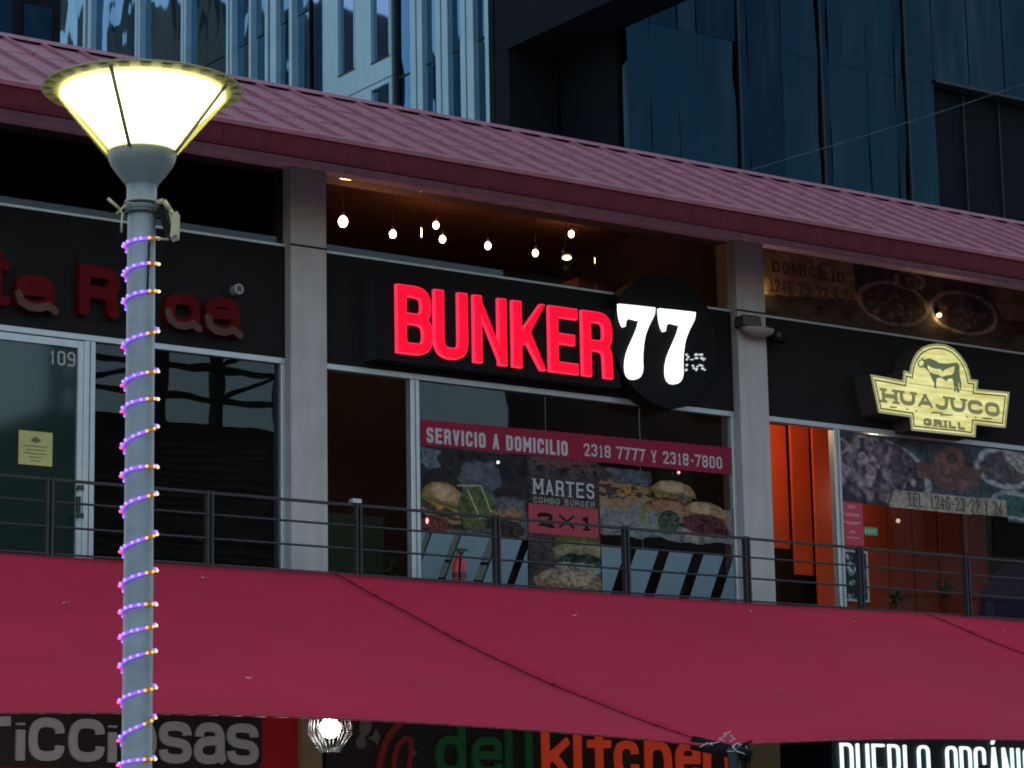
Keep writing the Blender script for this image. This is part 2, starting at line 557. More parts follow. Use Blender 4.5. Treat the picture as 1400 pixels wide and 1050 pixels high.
def ribbon(bm, pts, t, y0, depth, org, closed, round_ends=False, mi=0, mi_side=None, caps=(False, False)):
    n = len(pts)
    pts = list(pts)
    if caps[0]:      # square caps
        pts[0] = pts[0] + (pts[0] - pts[1]).normalized() * (t / 2)
    if caps[1]:
        pts[-1] = pts[-1] + (pts[-1] - pts[-2]).normalized() * (t / 2)
    L, Rr = [], []
    for i in range(n):
        if closed:
            a = pts[(i - 1) % (n - 1)] if i == 0 else pts[i - 1]
            b = pts[1] if i == n - 1 else pts[i + 1]
        else:
            a = pts[max(i - 1, 0)]
            b = pts[min(i + 1, n - 1)]
        d0 = (pts[i] - a)
        d1 = (b - pts[i])
        if d0.length < 1e-7:
            d0 = d1
        if d1.length < 1e-7:
            d1 = d0
        d0 = d0.normalized()
        d1 = d1.normalized()
        tn = (d0 + d1)
        if tn.length < 1e-5:
            tn = d0
        tn.normalize()
        nr = Vector((-tn.y, tn.x))
        n0 = Vector((-d0.y, d0.x))
        k = 1 / max(.6, nr.dot(n0))
        L.append(pts[i] + nr * (t / 2 * k))
        Rr.append(pts[i] - nr * (t / 2 * k))

    def V(p, y):
        return bm.verts.new((org.x + p.x, y, org.z + p.y))
    if round_ends and not closed:
        for end in (0, n - 1):
            c = pts[end]
            d = (pts[0] - pts[1]) if end == 0 else (pts[-1] - pts[-2])
            d.normalize()
            nn = Vector((-d.y, d.x))
            arc = [c + nn * (t / 2 * math.cos(math.pi * k / 8)) + d * (t / 2 * math.sin(math.pi * k / 8)) for k in range(9)]
            A = [V(p, y0 - (.00037 if end else -.00003)) for p in arc]
            B = [V(p, y0 + depth) for p in arc]
            f = bm.faces.new(A)
            f.material_index = mi
            for k in range(8):
                s = bm.faces.new((A[k], A[k + 1], B[k + 1], B[k]))
                s.material_index = mi if mi_side is None else mi_side
    # the face climbs a third of a millimetre along the stroke, so a stroke that meets itself is never coplanar
    l0 = [V(p, y0 - .00034 * i / (n - 1)) for i, p in enumerate(L)]
    q0 = [V(p, y0 - .00034 * i / (n - 1)) for i, p in enumerate(Rr)]
    l1 = [V(p, y0 + depth) for p in L]
    q1 = [V(p, y0 + depth) for p in Rr]
    ms = mi if mi_side is None else mi_side
    for i in range(n - 1):
        f = bm.faces.new((l0[i], q0[i], q0[i + 1], l0[i + 1]))
        f.material_index = mi
        for (a, b, c, d) in ((l0[i], l0[i + 1], l1[i + 1], l1[i]), (q0[i + 1], q0[i], q1[i], q1[i + 1])):
            s = bm.faces.new((a, b, c, d))
            s.material_index = ms
    if not closed and not round_ends:
        for i in (0, n - 1):
            s = bm.faces.new((l0[i], l1[i], q1[i], q0[i]))
            s.material_index = ms


def glyph(bm, ch, x, z, w, h, t, y0, depth, rnd=False, serif=0.0, mi=0, mi_side=None):
    acute = ch == 'Á'
    if acute:
        ch = 'A'
    k = 0
    for path in G[ch]:
        pts = path_pts(path, w, h, t)
        closed = (pts[0] - pts[-1]).length < 1e-4
        bm.verts.ensure_lookup_table()
        nv = len(bm.verts)

        def cap(p, q):
            if rnd or closed:
                return False
            if abs(p[1] - q[1]) * h > abs(p[0] - q[0]) * w:
                return p[1] <= 0 or p[1] >= 1
            return p[0] <= 0 or p[0] >= .8
        ribbon(bm, pts, t, y0 - 0.0004 * k, depth, Vector((x, 0, z)), closed, rnd, mi, mi_side,
               (cap(path[0], path[1]), cap(path[-1], path[-2])))
        bm.verts.ensure_lookup_table()
        for v in bm.verts[nv:]:
            v.co.x = min(max(v.co.x, x), x + w)
            v.co.z = max(v.co.z, z)
            if not ch.islower():
                v.co.z = min(v.co.z, z + h)
        k += 1
        if serif and not closed:
            for p in (path[0], path[-1]):
                if p[1] in (0, 1) and ch not in 'EL' or (ch in 'EL' and False):
                    cx = t / 2 + p[0] * (w - t)
                    cz = p[1] * (h - serif)
                    sw = t * 1.1
                    prism(bm, [(x + cx - sw, z + cz), (x + cx + sw, z + cz), (x + cx + sw, z + cz + serif), (x + cx - sw, z + cz + serif)],
                          y0 - 0.0004 * k, y0 + depth, mi, mi_side)
                    k += 1
    if acute:
        ribbon(bm, [Vector((w * .42, h * 1.08)), Vector((w * .72, h * 1.26))], t, y0, depth, Vector((x, 0, z)), False, rnd, mi, mi_side)


def text(s, x0, x1, z0, z1, y, depth, t, gap=0.22, rnd=False, serif=0.0, slope=0.0, each=None, mi_side=None):
    """lays a string out between x0 and x1, baseline z0, cap height z1-z0; each(ch, bm) gets every letter, else one bmesh"""
    units = sum(NARROW.get(c, 1.0) for c in s) + gap * (len(s) - 1)
    u = (x1 - x0) / units
    bm = None if each else bmesh.new()
    x = x0
    for c in s:
        w = NARROW.get(c, 1.0) * u
        if c != ' ':
            b = bmesh.new() if each else bm
            w_ = max(w, t * 1.02)
            glyph(b, c, x + (w - w_) / 2, z0 + slope * (x - x0), w_, z1 - z0, t, y, depth, rnd, serif, 0, mi_side)
            if each:
                each(c, b)
        x += w + gap * u
    return bm


def letters(*a, m=None, parent=None, **k):
    text(*a, each=lambda ch, b: mk("letter", b, m, parent), **k)


# ---------------------------------------------------------------- painted print sheets
def vnoise(h, w, cell, seed=0):
    r = np.random.default_rng(seed)
    gh, gw = int(h / cell) + 3, int(w / cell) + 3
    g = r.random((gh, gw))
    yy, xx = np.mgrid[0:h, 0:w] / cell
    iy, ix = yy.astype(int), xx.astype(int)
    fy, fx = yy - iy, xx - ix
    fy = fy * fy * (3 - 2 * fy)
    fx = fx * fx * (3 - 2 * fx)
    return (g[iy, ix] * (1 - fy) * (1 - fx) + g[iy, ix + 1] * (1 - fy) * fx + g[iy + 1, ix] * fy * (1 - fx) + g[iy + 1, ix + 1] * fy * fx)


class Sheet:
    """a small hand-painted print: y down, size h x w samples"""

    def __init__(s, w, h, col=(0, 0, 0), alpha=1.0):
        s.w, s.h = w, h
        s.c = np.ones((h, w, 3)) * np.array(col)
        s.a = np.ones((h, w)) * alpha
        s.Y, s.X = np.mgrid[0:h, 0:w].astype(float)
        s.n1 = vnoise(h, w, 7, 3)
        s.n2 = vnoise(h, w, 2.2, 5)
        s.wx = (vnoise(h, w, 5, 8) - .5) * 3
        s.wy = (vnoise(h, w, 5, 9) - .5) * 3

    def put(s, m, col, var=0.35, fine=0.5):
        m = np.clip(m, 0, 1)[..., None]
        v = (1 + var * (s.n1 - .5) * 2 + fine * (s.n2 - .5) * 2)[..., None]
        s.c = s.c * (1 - m) + np.clip(np.array(col) * v, 0, 1) * m
        s.a = np.maximum(s.a, m[..., 0])

    def ell(s, cx, cy, rx, ry, col, rot=0.0, y0=-1e9, y1=1e9, var=.35, fine=.5, wob=1.0):
        x, y = s.X + s.wx * wob - cx, s.Y + s.wy * wob - cy
        c, q = math.cos(rot), math.sin(rot)
        u, v = x * c + y * q, -x * q + y * c
        d = np.sqrt((u / rx) ** 2 + (v / ry) ** 2)
        m = np.clip((1 - d) * min(rx, ry), 0, 1) * (v >= y0) * (v <= y1)
        s.put(m, col, var, fine)
        return m

    def poly(s, pts, col, var=.2, fine=.3):
        m = np.zeros((s.h, s.w), bool)
        n = len(pts)
        for i in range(n):
            x0, y0 = pts[i]
            x1, y1 = pts[(i + 1) % n]
            if y0 == y1:
                continue
            c = ((s.Y < y0) != (s.Y < y1)) & (s.X < (x1 - x0) * (s.Y - y0) / (y1 - y0) + x0)
            m ^= c
        s.put(m.astype(float), col, var, fine)

    def line(s, x0, y0, x1, y1, t, col):
        d = np.array([x1 - x0, y1 - y0], float)
        L2 = (d ** 2).sum() + 1e-9
        u = np.clip(((s.X - x0) * d[0] + (s.Y - y0) * d[1]) / L2, 0, 1)
        r = np.hypot(s.X - x0 - u * d[0], s.Y - y0 - u * d[1])
        s.put(np.clip(t / 2 + .5 - r, 0, 1), col, .1, .2)

    def doodle(s, x0, y0, x1, y1, base, ink, seed=0):
        """crumpled sheet of drawn-on paper with a wavy outline"""
        wv = (vnoise(s.h, s.w, 11, seed + 20) - .5) * 14
        cx, cy, rx, ry = (x0 + x1) / 2, (y0 + y1) / 2, (x1 - x0) / 2, (y1 - y0) / 2
        d = np.maximum(np.abs(s.X + wv - cx) / rx, np.abs(s.Y + wv * .6 - cy) / ry)
        m = np.clip((1 - d) * 8, 0, 1)
        s.put(m, base, .35, .25)
        v = vnoise(s.h, s.w, 10, seed)
        s.put(m * (np.abs(np.sin(v * 15)) < .22) * .7, ink, .2, .3)

    def burger(s, cx, cy, r, tilt=0.0, patty=(.05, .02, .02), green=True):
        c, q = math.cos(tilt), math.sin(tilt)

        def P(u, v):
            return cx + u * c - v * q, cy + u * q + v * c
        rr = random.Random(int(cx * 7 + cy))
        s.ell(*P(0, r * .80), r * 1.25, r * .20, (.015, .012, .012), tilt)
        s.ell(*P(0, r * .62), r * .95, r * .30, (.25, .15, .07), tilt, fine=.3)
        s.ell(*P(0, r * .40), r * 1.02, r * .30, patty, tilt, fine=.9)
        for k in range(14):
            s.ell(*P(rr.uniform(-.9, .9) * r, r * rr.uniform(.3, .5)), r * .12, r * .07, tuple(x * rr.uniform(.6, 2.6) for x in patty), rr.uniform(-.5, .5), fine=.8)
        s.ell(*P(r * .05, r * .20), r * 1.0, r * .13, (.30, .14, .035), tilt, fine=.4)
        for k in range(4):
            s.ell(*P(rr.uniform(-.8, .8) * r, r * .32), r * .10, r * .16, (.30, .15, .04), tilt, fine=.4)
        s.ell(*P(r * .1, r * .12), r * .98, r * .12, (.20, .04, .03), tilt, fine=.7)
        if green:
            for k in range(16):
                s.ell(*P((k / 15 * 2 - 1) * r * 1.0, r * (.12 + .05 * math.sin(k * 2.1))), r * .14, r * .09, (.05 + .05 * rr.random(), .10 + .07 * rr.random(), .025), rr.uniform(-.6, .6), fine=.6)
        s.ell(*P(0, .02 * r), r * 1.02, r * .76, (.24, .125, .055), tilt, y1=r * .05, fine=.2, wob=.5)
        s.ell(*P(0, -.10 * r), r * .88, r * .60, (.31, .18, .085), tilt, y1=r * .08, fine=.2, wob=.5)
        s.ell(*P(-r * .12, -.30 * r), r * .58, r * .32, (.42, .28, .15), tilt, fine=.25)
        for k in range(int(r * 1.6)):
            a, b = rr.uniform(-.75, .75), rr.uniform(-.62, -.08)
            if a * a + b * b < .55:
                s.ell(*P(a * r, b * r), .9, .6, (.50, .42, .28), rr.random() * 3, wob=0)

    def build(s, name, corners, y, parent, m=None, origin=None, label=None):
        """corners: (x0, x1, z_top, z_bottom) on the plane Y=y"""
        x0, x1, zt, zb = corners
        h, w = s.h, s.w
        xs = np.linspace(x0, x1, w)
        zs = np.linspace(zt, zb, h)
        vx = np.repeat(xs[None], h, 0).ravel()
        vz = np.repeat(zs[:, None], w, 1).ravel()
        off = wloc(parent) if parent else Vector((0, 0, 0))
        co = np.stack([vx - off.x, np.full(h * w, y) - off.y, vz - off.z], 1)
        idx = np.arange(h * w).reshape(h, w)
        a, b, c, d = idx[:-1, :-1], idx[:-1, 1:], idx[1:, 1:], idx[1:, :-1]
        q = np.stack([a.ravel(), d.ravel(), c.ravel(), b.ravel()], 1)
        keep = s.a.ravel()[q].min(1) > .5
        q = q[keep]
        me = bpy.data.meshes.new(name)
        me.vertices.add(h * w)
        me.vertices.foreach_set("co", co.ravel())
        me.loops.add(q.size)
        me.loops.foreach_set("vertex_index", q.ravel())
        me.polygons.add(len(q))
        me.polygons.foreach_set("loop_start", np.arange(0, q.size, 4))
        me.polygons.foreach_set("loop_total", np.full(len(q), 4))
        me.update()
        at_ = me.color_attributes.new("print", 'FLOAT_COLOR', 'POINT')
        rgba = np.concatenate([s.c.reshape(-1, 3), np.ones((h * w, 1))], 1)
        at_.data.foreach_set("color", rgba.ravel())
        me.materials.append(m or M_PRINT)
        o = bpy.data.objects.new(name, me)
        if parent:
            o.parent = parent
        if label:
            o["label"] = label
        return link(o)


# ================================================================ ground
def struct(name, bm, m):
    o = mk(name, bm, m)
    o["kind"] = "structure"
    return o


struct("ground", bx(-400, 500, -400, 500, -0.5, 0.0), M_PAVE)
struct("road", bx(-300, 400, -14, -4, 0.004, 0.008), M_ASPH)
struct("pavement", bx(-20, 60, 14.5, 23.0, 0.001, 0.13), M_PAVE)

# ================================================================ the arcade building
YF = 23.4      # glazing line
YB = 23.25     # column fronts
CX = [(7.85, 8.28), (13.80, 14.23), (19.75, 20.18), (25.70, 26.13)]
XA, XB = 5.9, 34.0
ZF = 4.60
arc = root("shopping_arcade", "two storey shopping arcade with ribbed dark red roof and pale columns", "building", (XA, YB, 0))
for a, b in CX:
    mk("column", bx(a, b, YB, YB + .36, ZF, 9.27, bev=.008), M_PLASTER, arc)
    mk("column_joint", bx(a - .004, b + .004, YB - .006, YB + .01, 8.425, 8.445), M_SPAN, arc)
mk("roof_beam", bx(XA, XB, YB, YB + .4, 9.272, 9.78, bev=.006), M_BEAM, arc)
mk("upper_floor_slab", bx(XA, XB, 21.75, 30, 4.25, ZF), M_CONC, arc)
mk("rear_wall", bx(XA, XB, 30, 30.2, 0, 9.9), M_INT, arc)
mk("side_wall", bx(XA - .2, XA, YB + .1, 30.2, 0, 9.75), M_INT, arc)
mk("side_wall", bx(XB, XB + .2, YB + .1, 30.2, 0, 9.75), M_INT, arc)
mk("ceiling", bx(XA, XB, YB + .42, 29.98, 9.80, 9.86), M_INTW, arc)
for a, b in CX[1:3]:
    mk("party_wall", bx((a + b) / 2 - .07, (a + b) / 2 + .07, YB + .38, 29.98, ZF + .002, 9.79), M_INT, arc)
# ground floor, behind the red canopy
mk("ground_floor_wall", bx(13.50, 13.93, 23.36, 23.6, 0.1, 4.24), M_REDFAS, arc)
mk("ground_floor_wall", bx(XA, 13.49, 23.42, 23.6, 0.1, 4.24), M_REDFAS, arc)
mk("ground_floor_wall", bx(14.17, 19.74, 23.52, 23.6, 0.1, 4.24), M_SPAN, arc)
mk("ground_floor_wall", bx(20.18, XB, 23.50, 23.6, 0.1, 4.24), M_SPAN, arc)
mk("ground_floor_column", bx(13.935, 14.165, 23.28, 23.6, 0.1, 4.24), M_TAN, arc)
mk("ground_floor_column", bx(19.745, 20.175, 23.28, 23.6, 0.1, 4.24), M_TAN, arc)

# roof: laid sheets with two ribs each in three overlapping rows
EY, EZ, SL = 22.00, 9.185, 0.5215
cs = 1 / math.hypot(1, SL)


def sheet_bm(wd, ln):
    """local: x across, y up the slope, z normal"""
    bm = bmesh.new()
    prof = []
    for k in range(2):
        c = wd * (k + .5) / 2
        prof += [(c - .026, 0), (c - .014, .032), (c + .014, .032), (c + .026, 0)]
    prof = [(0, 0)] + prof + [(wd, 0)]
    A = [bm.verts.new((x, 0, z)) for x, z in prof]
    B = [bm.verts.new((x, ln, z)) for x, z in prof]
    C = [bm.verts.new((x, 0, z - .008)) for x, z in prof]
    for i in range(len(prof) - 1):
        bm.faces.new((A[i], A[i + 1], B[i + 1], B[i]))
        bm.faces.new((A[i + 1], A[i], C[i], C[i + 1]))
    return bm


roof = mk("roof", bx(XA, XB, 24.74, 24.94, 10.605, 10.655), M_ROOF, arc)
me0 = None
ang = math.atan(SL)
for row in range(3):
    n = 0
    x = XA
    while x < XB - .01:
        L = 1.12 if row < 2 else 1.02
        s0 = row * 1.055
        if me0 is None or row == 2 and n == 0:
            o = mk("roof_sheet", sheet_bm(.852, L), M_ROOF, roof, local=True)
            me0 = o.data
        else:
            o = link(bpy.data.objects.new("roof_sheet", me0))
            o.parent = roof
        jx = random.uniform(-.004, .004)
        lift = .006 + .003 * row
        o.location = Vector((x + jx, EY + .05 + s0 * cs, EZ + .02 + s0 * cs * SL)) + Vector((0, -SL * cs, cs)) * (lift + random.uniform(0, .001)) - wloc(roof)
        o.rotation_euler = (ang - .002 + random.uniform(-.0015, .0015), 0, 0)
        x += .852
        n += 1
bm = bmesh.new()      # folded cap over the ridge
cv = [bm.verts.new((x_, y_, z_)) for y_, z_ in ((24.64, 10.600), (24.82, 10.705), (25.05, 10.60)) for x_ in (XA, XB)]
bm.faces.new((cv[0], cv[1], cv[3], cv[2]))
bm.faces.new((cv[2], cv[3], cv[5], cv[4]))
mk("ridge_cap", bm, M_ROOF, roof)
bm = bmesh.new()      # rear slope
vs = [bm.verts.new(p) for p in ((XA, 24.9, 10.61), (XB, 24.9, 10.61), (XB, 30.4, 10.0), (XA, 30.4, 10.0))]
bm.faces.new(vs)
mk("rear_roof_slope", bm, M_ROOF, roof)
bm = bmesh.new()      # folded eave edge
for (y0, z0, y1, z1) in ((EY - .015, EZ + .035, EY + .09, EZ + .085),):
    box(bm, XA, XB, EY - .02, EY + .0, EZ - .012, EZ + .032)
    v = [bm.verts.new(p) for p in ((XA, EY - .02, EZ + .032), (XB, EY - .02, EZ + .032), (XB, EY + .10, EZ + .094), (XA, EY + .10, EZ + .094))]
    bm.faces.new(v)
mk("eave_flashing", bm, M_ROOF, roof)
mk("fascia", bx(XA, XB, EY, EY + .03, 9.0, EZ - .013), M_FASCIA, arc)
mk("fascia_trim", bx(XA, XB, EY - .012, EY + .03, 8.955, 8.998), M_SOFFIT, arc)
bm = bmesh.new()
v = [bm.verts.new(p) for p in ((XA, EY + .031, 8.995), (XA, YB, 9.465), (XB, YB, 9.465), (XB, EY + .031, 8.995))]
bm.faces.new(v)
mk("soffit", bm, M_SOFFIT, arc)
for gx in np.arange(XA + .6, XB, 2.9):
    mk("fascia_joint", bx(gx, gx + .012, EY - .003, EY + .001, 9.0, EZ - .02), M_SOFFIT, arc)

# bays between the columns
BAYS = [(8.28, 13.80), (14.23, 19.75), (20.18, 25.70), (26.13, XB)]
for i, (a, b) in enumerate(BAYS):
    mk("spandrel_panel", bx(a, b, YF - .03, YF + .12, 7.262, 8.43), M_SPAN, arc)
    mk("transom_rail", bx(a, b, YF - .045, YF + .02, 8.431, 8.455), M_ALU, arc)
    mk("head_frame", bx(a, b, YF - .04, YF + .06, 7.20, 7.26, bev=.004), M_ALU, arc)
    k = 4
    cuts = [a + .005, a + .68, a + 1.28, a + 3.6, b - .005] if i == 1 else [a + .005, (a + b) / 2, b - .005]
    for p, q in zip(cuts, cuts[1:]):
        mk("transom_pane", bx(p + .003, q - .003, YF, YF + .008, 8.456, 9.27), M_GLASST, arc)
    mk("jamb_frame", bx(a + .001, a + .05, YF - .04, YF + .06, ZF, 7.199, bev=.004), M_ALU, arc)
    mk("jamb_frame", bx(b - .05, b - .001, YF - .04, YF + .06, ZF, 7.199, bev=.004), M_ALU, arc)
    mk("sill_frame", bx(a + .05, b - .05, YF - .04, YF + .06, ZF + .001, ZF + .06), M_ALU, arc)


def mullion(x0, x1):
    mk("mullion", bx(x0, x1, YF - .04, YF + .06, ZF + .061, 7.199, bev=.005), M_ALU, arc)
    mk("mullion_groove", bx((x0 + x1) / 2 - .004, (x0 + x1) / 2 + .004, YF - .043, YF - .039, ZF + .07, 7.19), M_SPAN, arc)


mullion(11.54, 11.66)
mullion(15.32, 15.43)
mullion(21.26, 21.36)


def pane(x0, x1, m=M_GLASS, z0=ZF + .062, z1=7.198, y=YF):
    return mk("window_pane", bx(x0, x1, y, y + .008, z0, z1), m, arc)


pane(11.661, 13.749)
pane(8.331, 9.8)
pane(15.431, 17.10)
pane(17.108, 18.40)
pane(18.408, 19.699)
pane(21.361, 23.4)
pane(23.408, 25.649)
pane(26.2, XB - .1)

# closed frosted door of the left shop
door = mk("door", bx(9.82, 11.535, YF - .02, YF + .02, ZF + .062, 7.198), M_ALU, arc)
door.data.materials.clear()
bm = bmesh.new()
for q in ((9.82, 9.90, ZF + .062, 7.19), (11.475, 11.535, ZF + .062, 7.19)):
    box(bm, q[0], q[1], YF - .03, YF + .02, q[2], q[3])
box(bm, 9.901, 11.474, YF - .03, YF + .02, 7.12, 7.19)
box(bm, 9.901, 11.474, YF - .03, YF + .02, ZF + .062, ZF + .16)
mk("door_frame", bm, M_ALU, door)
door_me = bx(9.90, 11.475, YF - .004, YF + .004, ZF + .161, 7.119)
tmp = mk("tmp", door_me, M_GLASSD, arc)
door.data = tmp.data
bpy.data.objects.remove(tmp)
for zz in (5.74, 5.47):
    bm = bmesh.new()
    cyl(bm, (11.49, YF - .03, zz), (11.49, YF - .085, zz), .02)
    box(bm, 11.455, 11.525, YF - .095, YF - .085, zz - .025, zz + .025)
    mk("door_lock", bm, M_DARKMETAL, door)
mk("door_handle", bx(11.47, 11.51, YF - .06, YF - .031, 5.5, 5.66), M_DARKMETAL, door)
p0, p1 = at(68, 497, YF - .006), at(103, 482, YF - .006)
text("109", p0.x, p1.x, p0.z - .005, p1.z, YF - .006, .001, .018, .3, each=lambda ch, b: mk("digit", b, M_WHITEP, door))

# the open timber door leaf and head of the right shop
mk("door_leaf", bx(20.26, 20.31, YF + .07, YF + .95, ZF + .01, 7.17), mat("door_timber", (.16, .05, .035), .6), arc)
mk("door_pull", bx(20.235, 20.258, YF + .10, YF + .13, 6.28, 6.45), emission("pull_glow", (1, .8, .6), .5), arc)  # the pull's brightness is put in as a weak emission

# ================================================================ interior of the middle shop
bm = bmesh.new()
P = at(790, 393, 25.0)
Q = at(875, 372, 25.0)
box(bm, P.x, Q.x + .4, 25.0, 25.3, P.z - .35, P.z + .12)
mk("ceiling_duct", bm, M_INTW, arc)
mk("inner_wall", bx(14.36, 19.65, 27.6, 27.7, ZF + .002, 8.2), M_INT, arc)
mk("inner_red_panel", bx(14.6, 15.3, 26.5, 26.56, 6.0, 7.5), mat("dim_red", (.10, .008, .008), .8), arc)
mk("inner_counter", bx(15.2, 16.4, 25.6, 26.4, ZF + .01, 6.1), mat("dim_green", (.03, .06, .03), .7), arc)

# bulbs on cords
warm = (1.0, 0.36, 0.12)


def point(name, loc, e, col, r, parent):
    L = bpy.data.lights.new(name, 'POINT')
    L.energy = e / 2 ** EXPO
    L.color = col
    L.shadow_soft_size = r
    o = link(bpy.data.objects.new(name, L))
    o.parent = parent
    o.location = Vector(loc) - wloc(parent)
    return o


bulbs = [(469, 303, 24.2, "warm bulb at the left end of the row, beside the pale column", .050, 9),
         (537, 320, 24.6, "second warm bulb from the left behind the middle upper window", .038, 5),
         (596, 308, 25.2, "higher one of the close bulb pair above the letter U", .036, 5),
         (605, 327, 24.9, "lower one of the close bulb pair above the letter U", .036, 5),
         (667, 336, 24.9, "warm bulb alone above the letters N and K", .036, 5),
         (732, 346, 24.9, "warm bulb alone above the letter E, lowest of the warm row", .034, 5),
         (781, 320, 25.2, "warm bulb glowing on the wall behind, above the greenish spot", .034, 5)]
for (px, py, yy, lab, r, e) in bulbs:
    c = at(px, py, yy)
    b = root("hanging_bulb", lab, "light bulb", c, "bare bulbs hanging in the burger shop")
    bm = bmesh.new()
    ball(bm, (0, 0, 0), r, 12, 8, sz=1.25)
    mk("bulb", bm, M_BULB, b, local=True)
    bm = bmesh.new()
    cyl(bm, (0, 0, r * 1.1), (0, 0, r * 1.1 + .07), .018)
    cyl(bm, (0, 0, r * 1.1 + .07), (0, 0, 9.80 - c.z), .004, seg=6)
    mk("cord", bm, M_DARKMETAL, b, local=True)
    point("bulb_light", c + Vector((0, -.07, 0)), e * .8, warm, .05, b)
c = at(775, 352.5, 24.5)
b = root("ceiling_spot", "greenish white oval spot lamp below the last warm bulb", "light", c)
bm = bmesh.new()
ball(bm, (0, 0, 0), .055, 12, 8, sz=.45)
mk("lens", bm, M_BULBC, b, local=True)
bm = bmesh.new()
cyl(bm, (0, .0, .03), (0, 0, .12), .06, .05)
cyl(bm, (0, 0, .12), (0, 0, 9.80 - c.z), .008, seg=6)
mk("spot_body", bm, M_DARKMETAL, b, local=True)
point("spot_light", c + Vector((0, 0, -.1)), .6, (1, .85, .5), .05, b)

# ================================================================ sign: BUNKER 77
YS = 23.14
sg = root("shop_sign", "long black box sign with glowing red BUNKER letters and white 77 on a round disc", "sign", (16.6, YS, 7.3))
a = at(512, 374, YS)
b_ = at(512, 490, YS)
c_ = at(850, 412, YS)
bm = bmesh.new()
box(bm, a.x, at(846, 430, YS).x, YS, YF - .032, b_.z, a.z - .02)
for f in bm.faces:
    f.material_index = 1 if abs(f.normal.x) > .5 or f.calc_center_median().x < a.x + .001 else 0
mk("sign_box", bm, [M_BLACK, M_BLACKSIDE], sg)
dc = at(911, 466.5, YS - .03)
bm = bmesh.new()
RD = .755
circ = [(dc.x + RD * math.cos(2 * math.pi * k / 64), dc.z + RD * math.sin(2 * math.pi * k / 64)) for k in range(64)]
prism(bm, circ, YS - .03, YS + .2, 0)
mk("sign_disc", bm, M_BLACK, sg)
bm = bmesh.new()
for k in range(64):
    x0_, z0_ = circ[k]
    x1_, z1_ = circ[(k + 1) % 64]
    cyl(bm, (x0_, YS - .03, z0_), (x1_, YS - .03, z1_), .008, seg=6)
mk("disc_rim", bm, M_BLACK, sg)
spans = [('B', 543, 592), ('U', 594.5, 640), ('N', 648, 693), ('K', 701, 746), ('E', 751, 790), ('R', 796, 837)]
zt = at(545, 388, YS - .05).z
zb = at(545, 482, YS - .05).z
for ch, pa, pb in spans:
    x0_, x1_ = at(pa, 450, YS - .05).x, at(pb, 450, YS - .05).x
    tt = .122 if ch != 'N' else .108
    bm = bmesh.new()
    glyph(bm, ch, x0_ + .012, zb + .012, x1_ - x0_ - .024, zt - zb - .024, tt - .024, YS - .060, .010)
    lt = mk("letter", bm, M_EMRED, sg)
    bm = bmesh.new()
    glyph(bm, ch, x0_, zb, x1_ - x0_, zt - zb, tt, YS - .050, .049)
    mk("letter_edge", bm, M_EMREDEDGE, lt)


def crop(pts, ox, oy, s, y):
    out = []
    for x, z in pts:
        p = at(ox + x / s, oy + z / s, y)
        out.append((p.x, p.z))
    return out


SEV = [(350, 290), (480, 303), (610, 318), (608, 345), (603, 372), (585, 408), (566, 445), (550, 485), (538, 520), (528, 580), (522, 640),
       (521, 700), (523, 750), (518, 785), (505, 812), (485, 828), (460, 832), (435, 826), (416, 808), (405, 780), (401, 740), (404, 690),
       (415, 640), (432, 595), (452, 550), (472, 505), (490, 460), (503, 408), (480, 406), (455, 399), (432, 394), (413, 398),
       (402, 412), (398, 432), (396, 453), (386, 455), (374, 435), (364, 405), (357, 370), (353, 330)]
for dx, dy in ((0, 0), (289, 33)):
    bm = bmesh.new()
    yd = YS - .075
    o_ = crop([(x + dx, z + dy) for x, z in SEV], 780, 360, 5.25, yd)
    prism(bm, o_, yd, YS - .031)
    mk("digit", bm, M_EMWHITE, sg)
bm = bmesh.new()
small = [(835, 655, 9, 8), (846, 672, 9, 10), (838, 690, 8, 7), (866, 690, 5, 5), (880, 690, 5, 5), (903, 655, 12, 10), (906, 680, 14, 8),
         (925, 655, 6, 6), (942, 655, 12, 8), (944, 680, 12, 9), (957, 692, 8, 6), (966, 683, 4, 4),
         (836, 730, 8, 10), (832, 765, 9, 9), (880, 735, 8, 8), (886, 752, 6, 8), (905, 760, 9, 12), (912, 740, 6, 6), (928, 730, 7, 6),
         (944, 735, 8, 8), (950, 755, 10, 8), (964, 765, 6, 5)]
for k, (x, z, w_, h_) in enumerate(small):
    q = crop([(x - w_ * .8, z - h_ * .7), (x + w_ * .5, z - h_ * .9), (x + w_ * .9, z + h_ * .2), (x + w_ * .1, z + h_), (x - w_ * .9, z + h_ * .5)], 780, 360, 5.25, YS - .04)
    prism(bm, q, YS - .04 - .0003 * k, YS - .031)
mk("small_lettering", bm, emission("small_lit", (.9, .95, 1), .7), sg)

# ================================================================ sign: HUAJUCO GRILL
YH = 23.08
ox, oy, s5 = 1140, 460, 5.385
outer = [(268, 280), (505, 325), (512, 250), (556, 264), (562, 215), (580, 165), (610, 115), (650, 80), (700, 60), (760, 53), (820, 62),
         (880, 90), (930, 140), (968, 195), (990, 250), (1005, 315), (1058, 322), (1052, 388), (1290, 410), (1260, 675), (1043, 650), (1038, 742),
         (570, 692), (560, 595), (328, 562)]
bm = bmesh.new()
prism(bm, crop(outer, ox, oy, s5, YH), YH, YF - .032, 0, 1)
hs_ = root("grill_sign", "glowing yellow board sign with a bull above HUAJUCO GRILL", "sign", (23.1, YH, 7.2))
M_YEL = emission("lit_yellow_board", (0.80, 0.76, 0.30), 0.95)
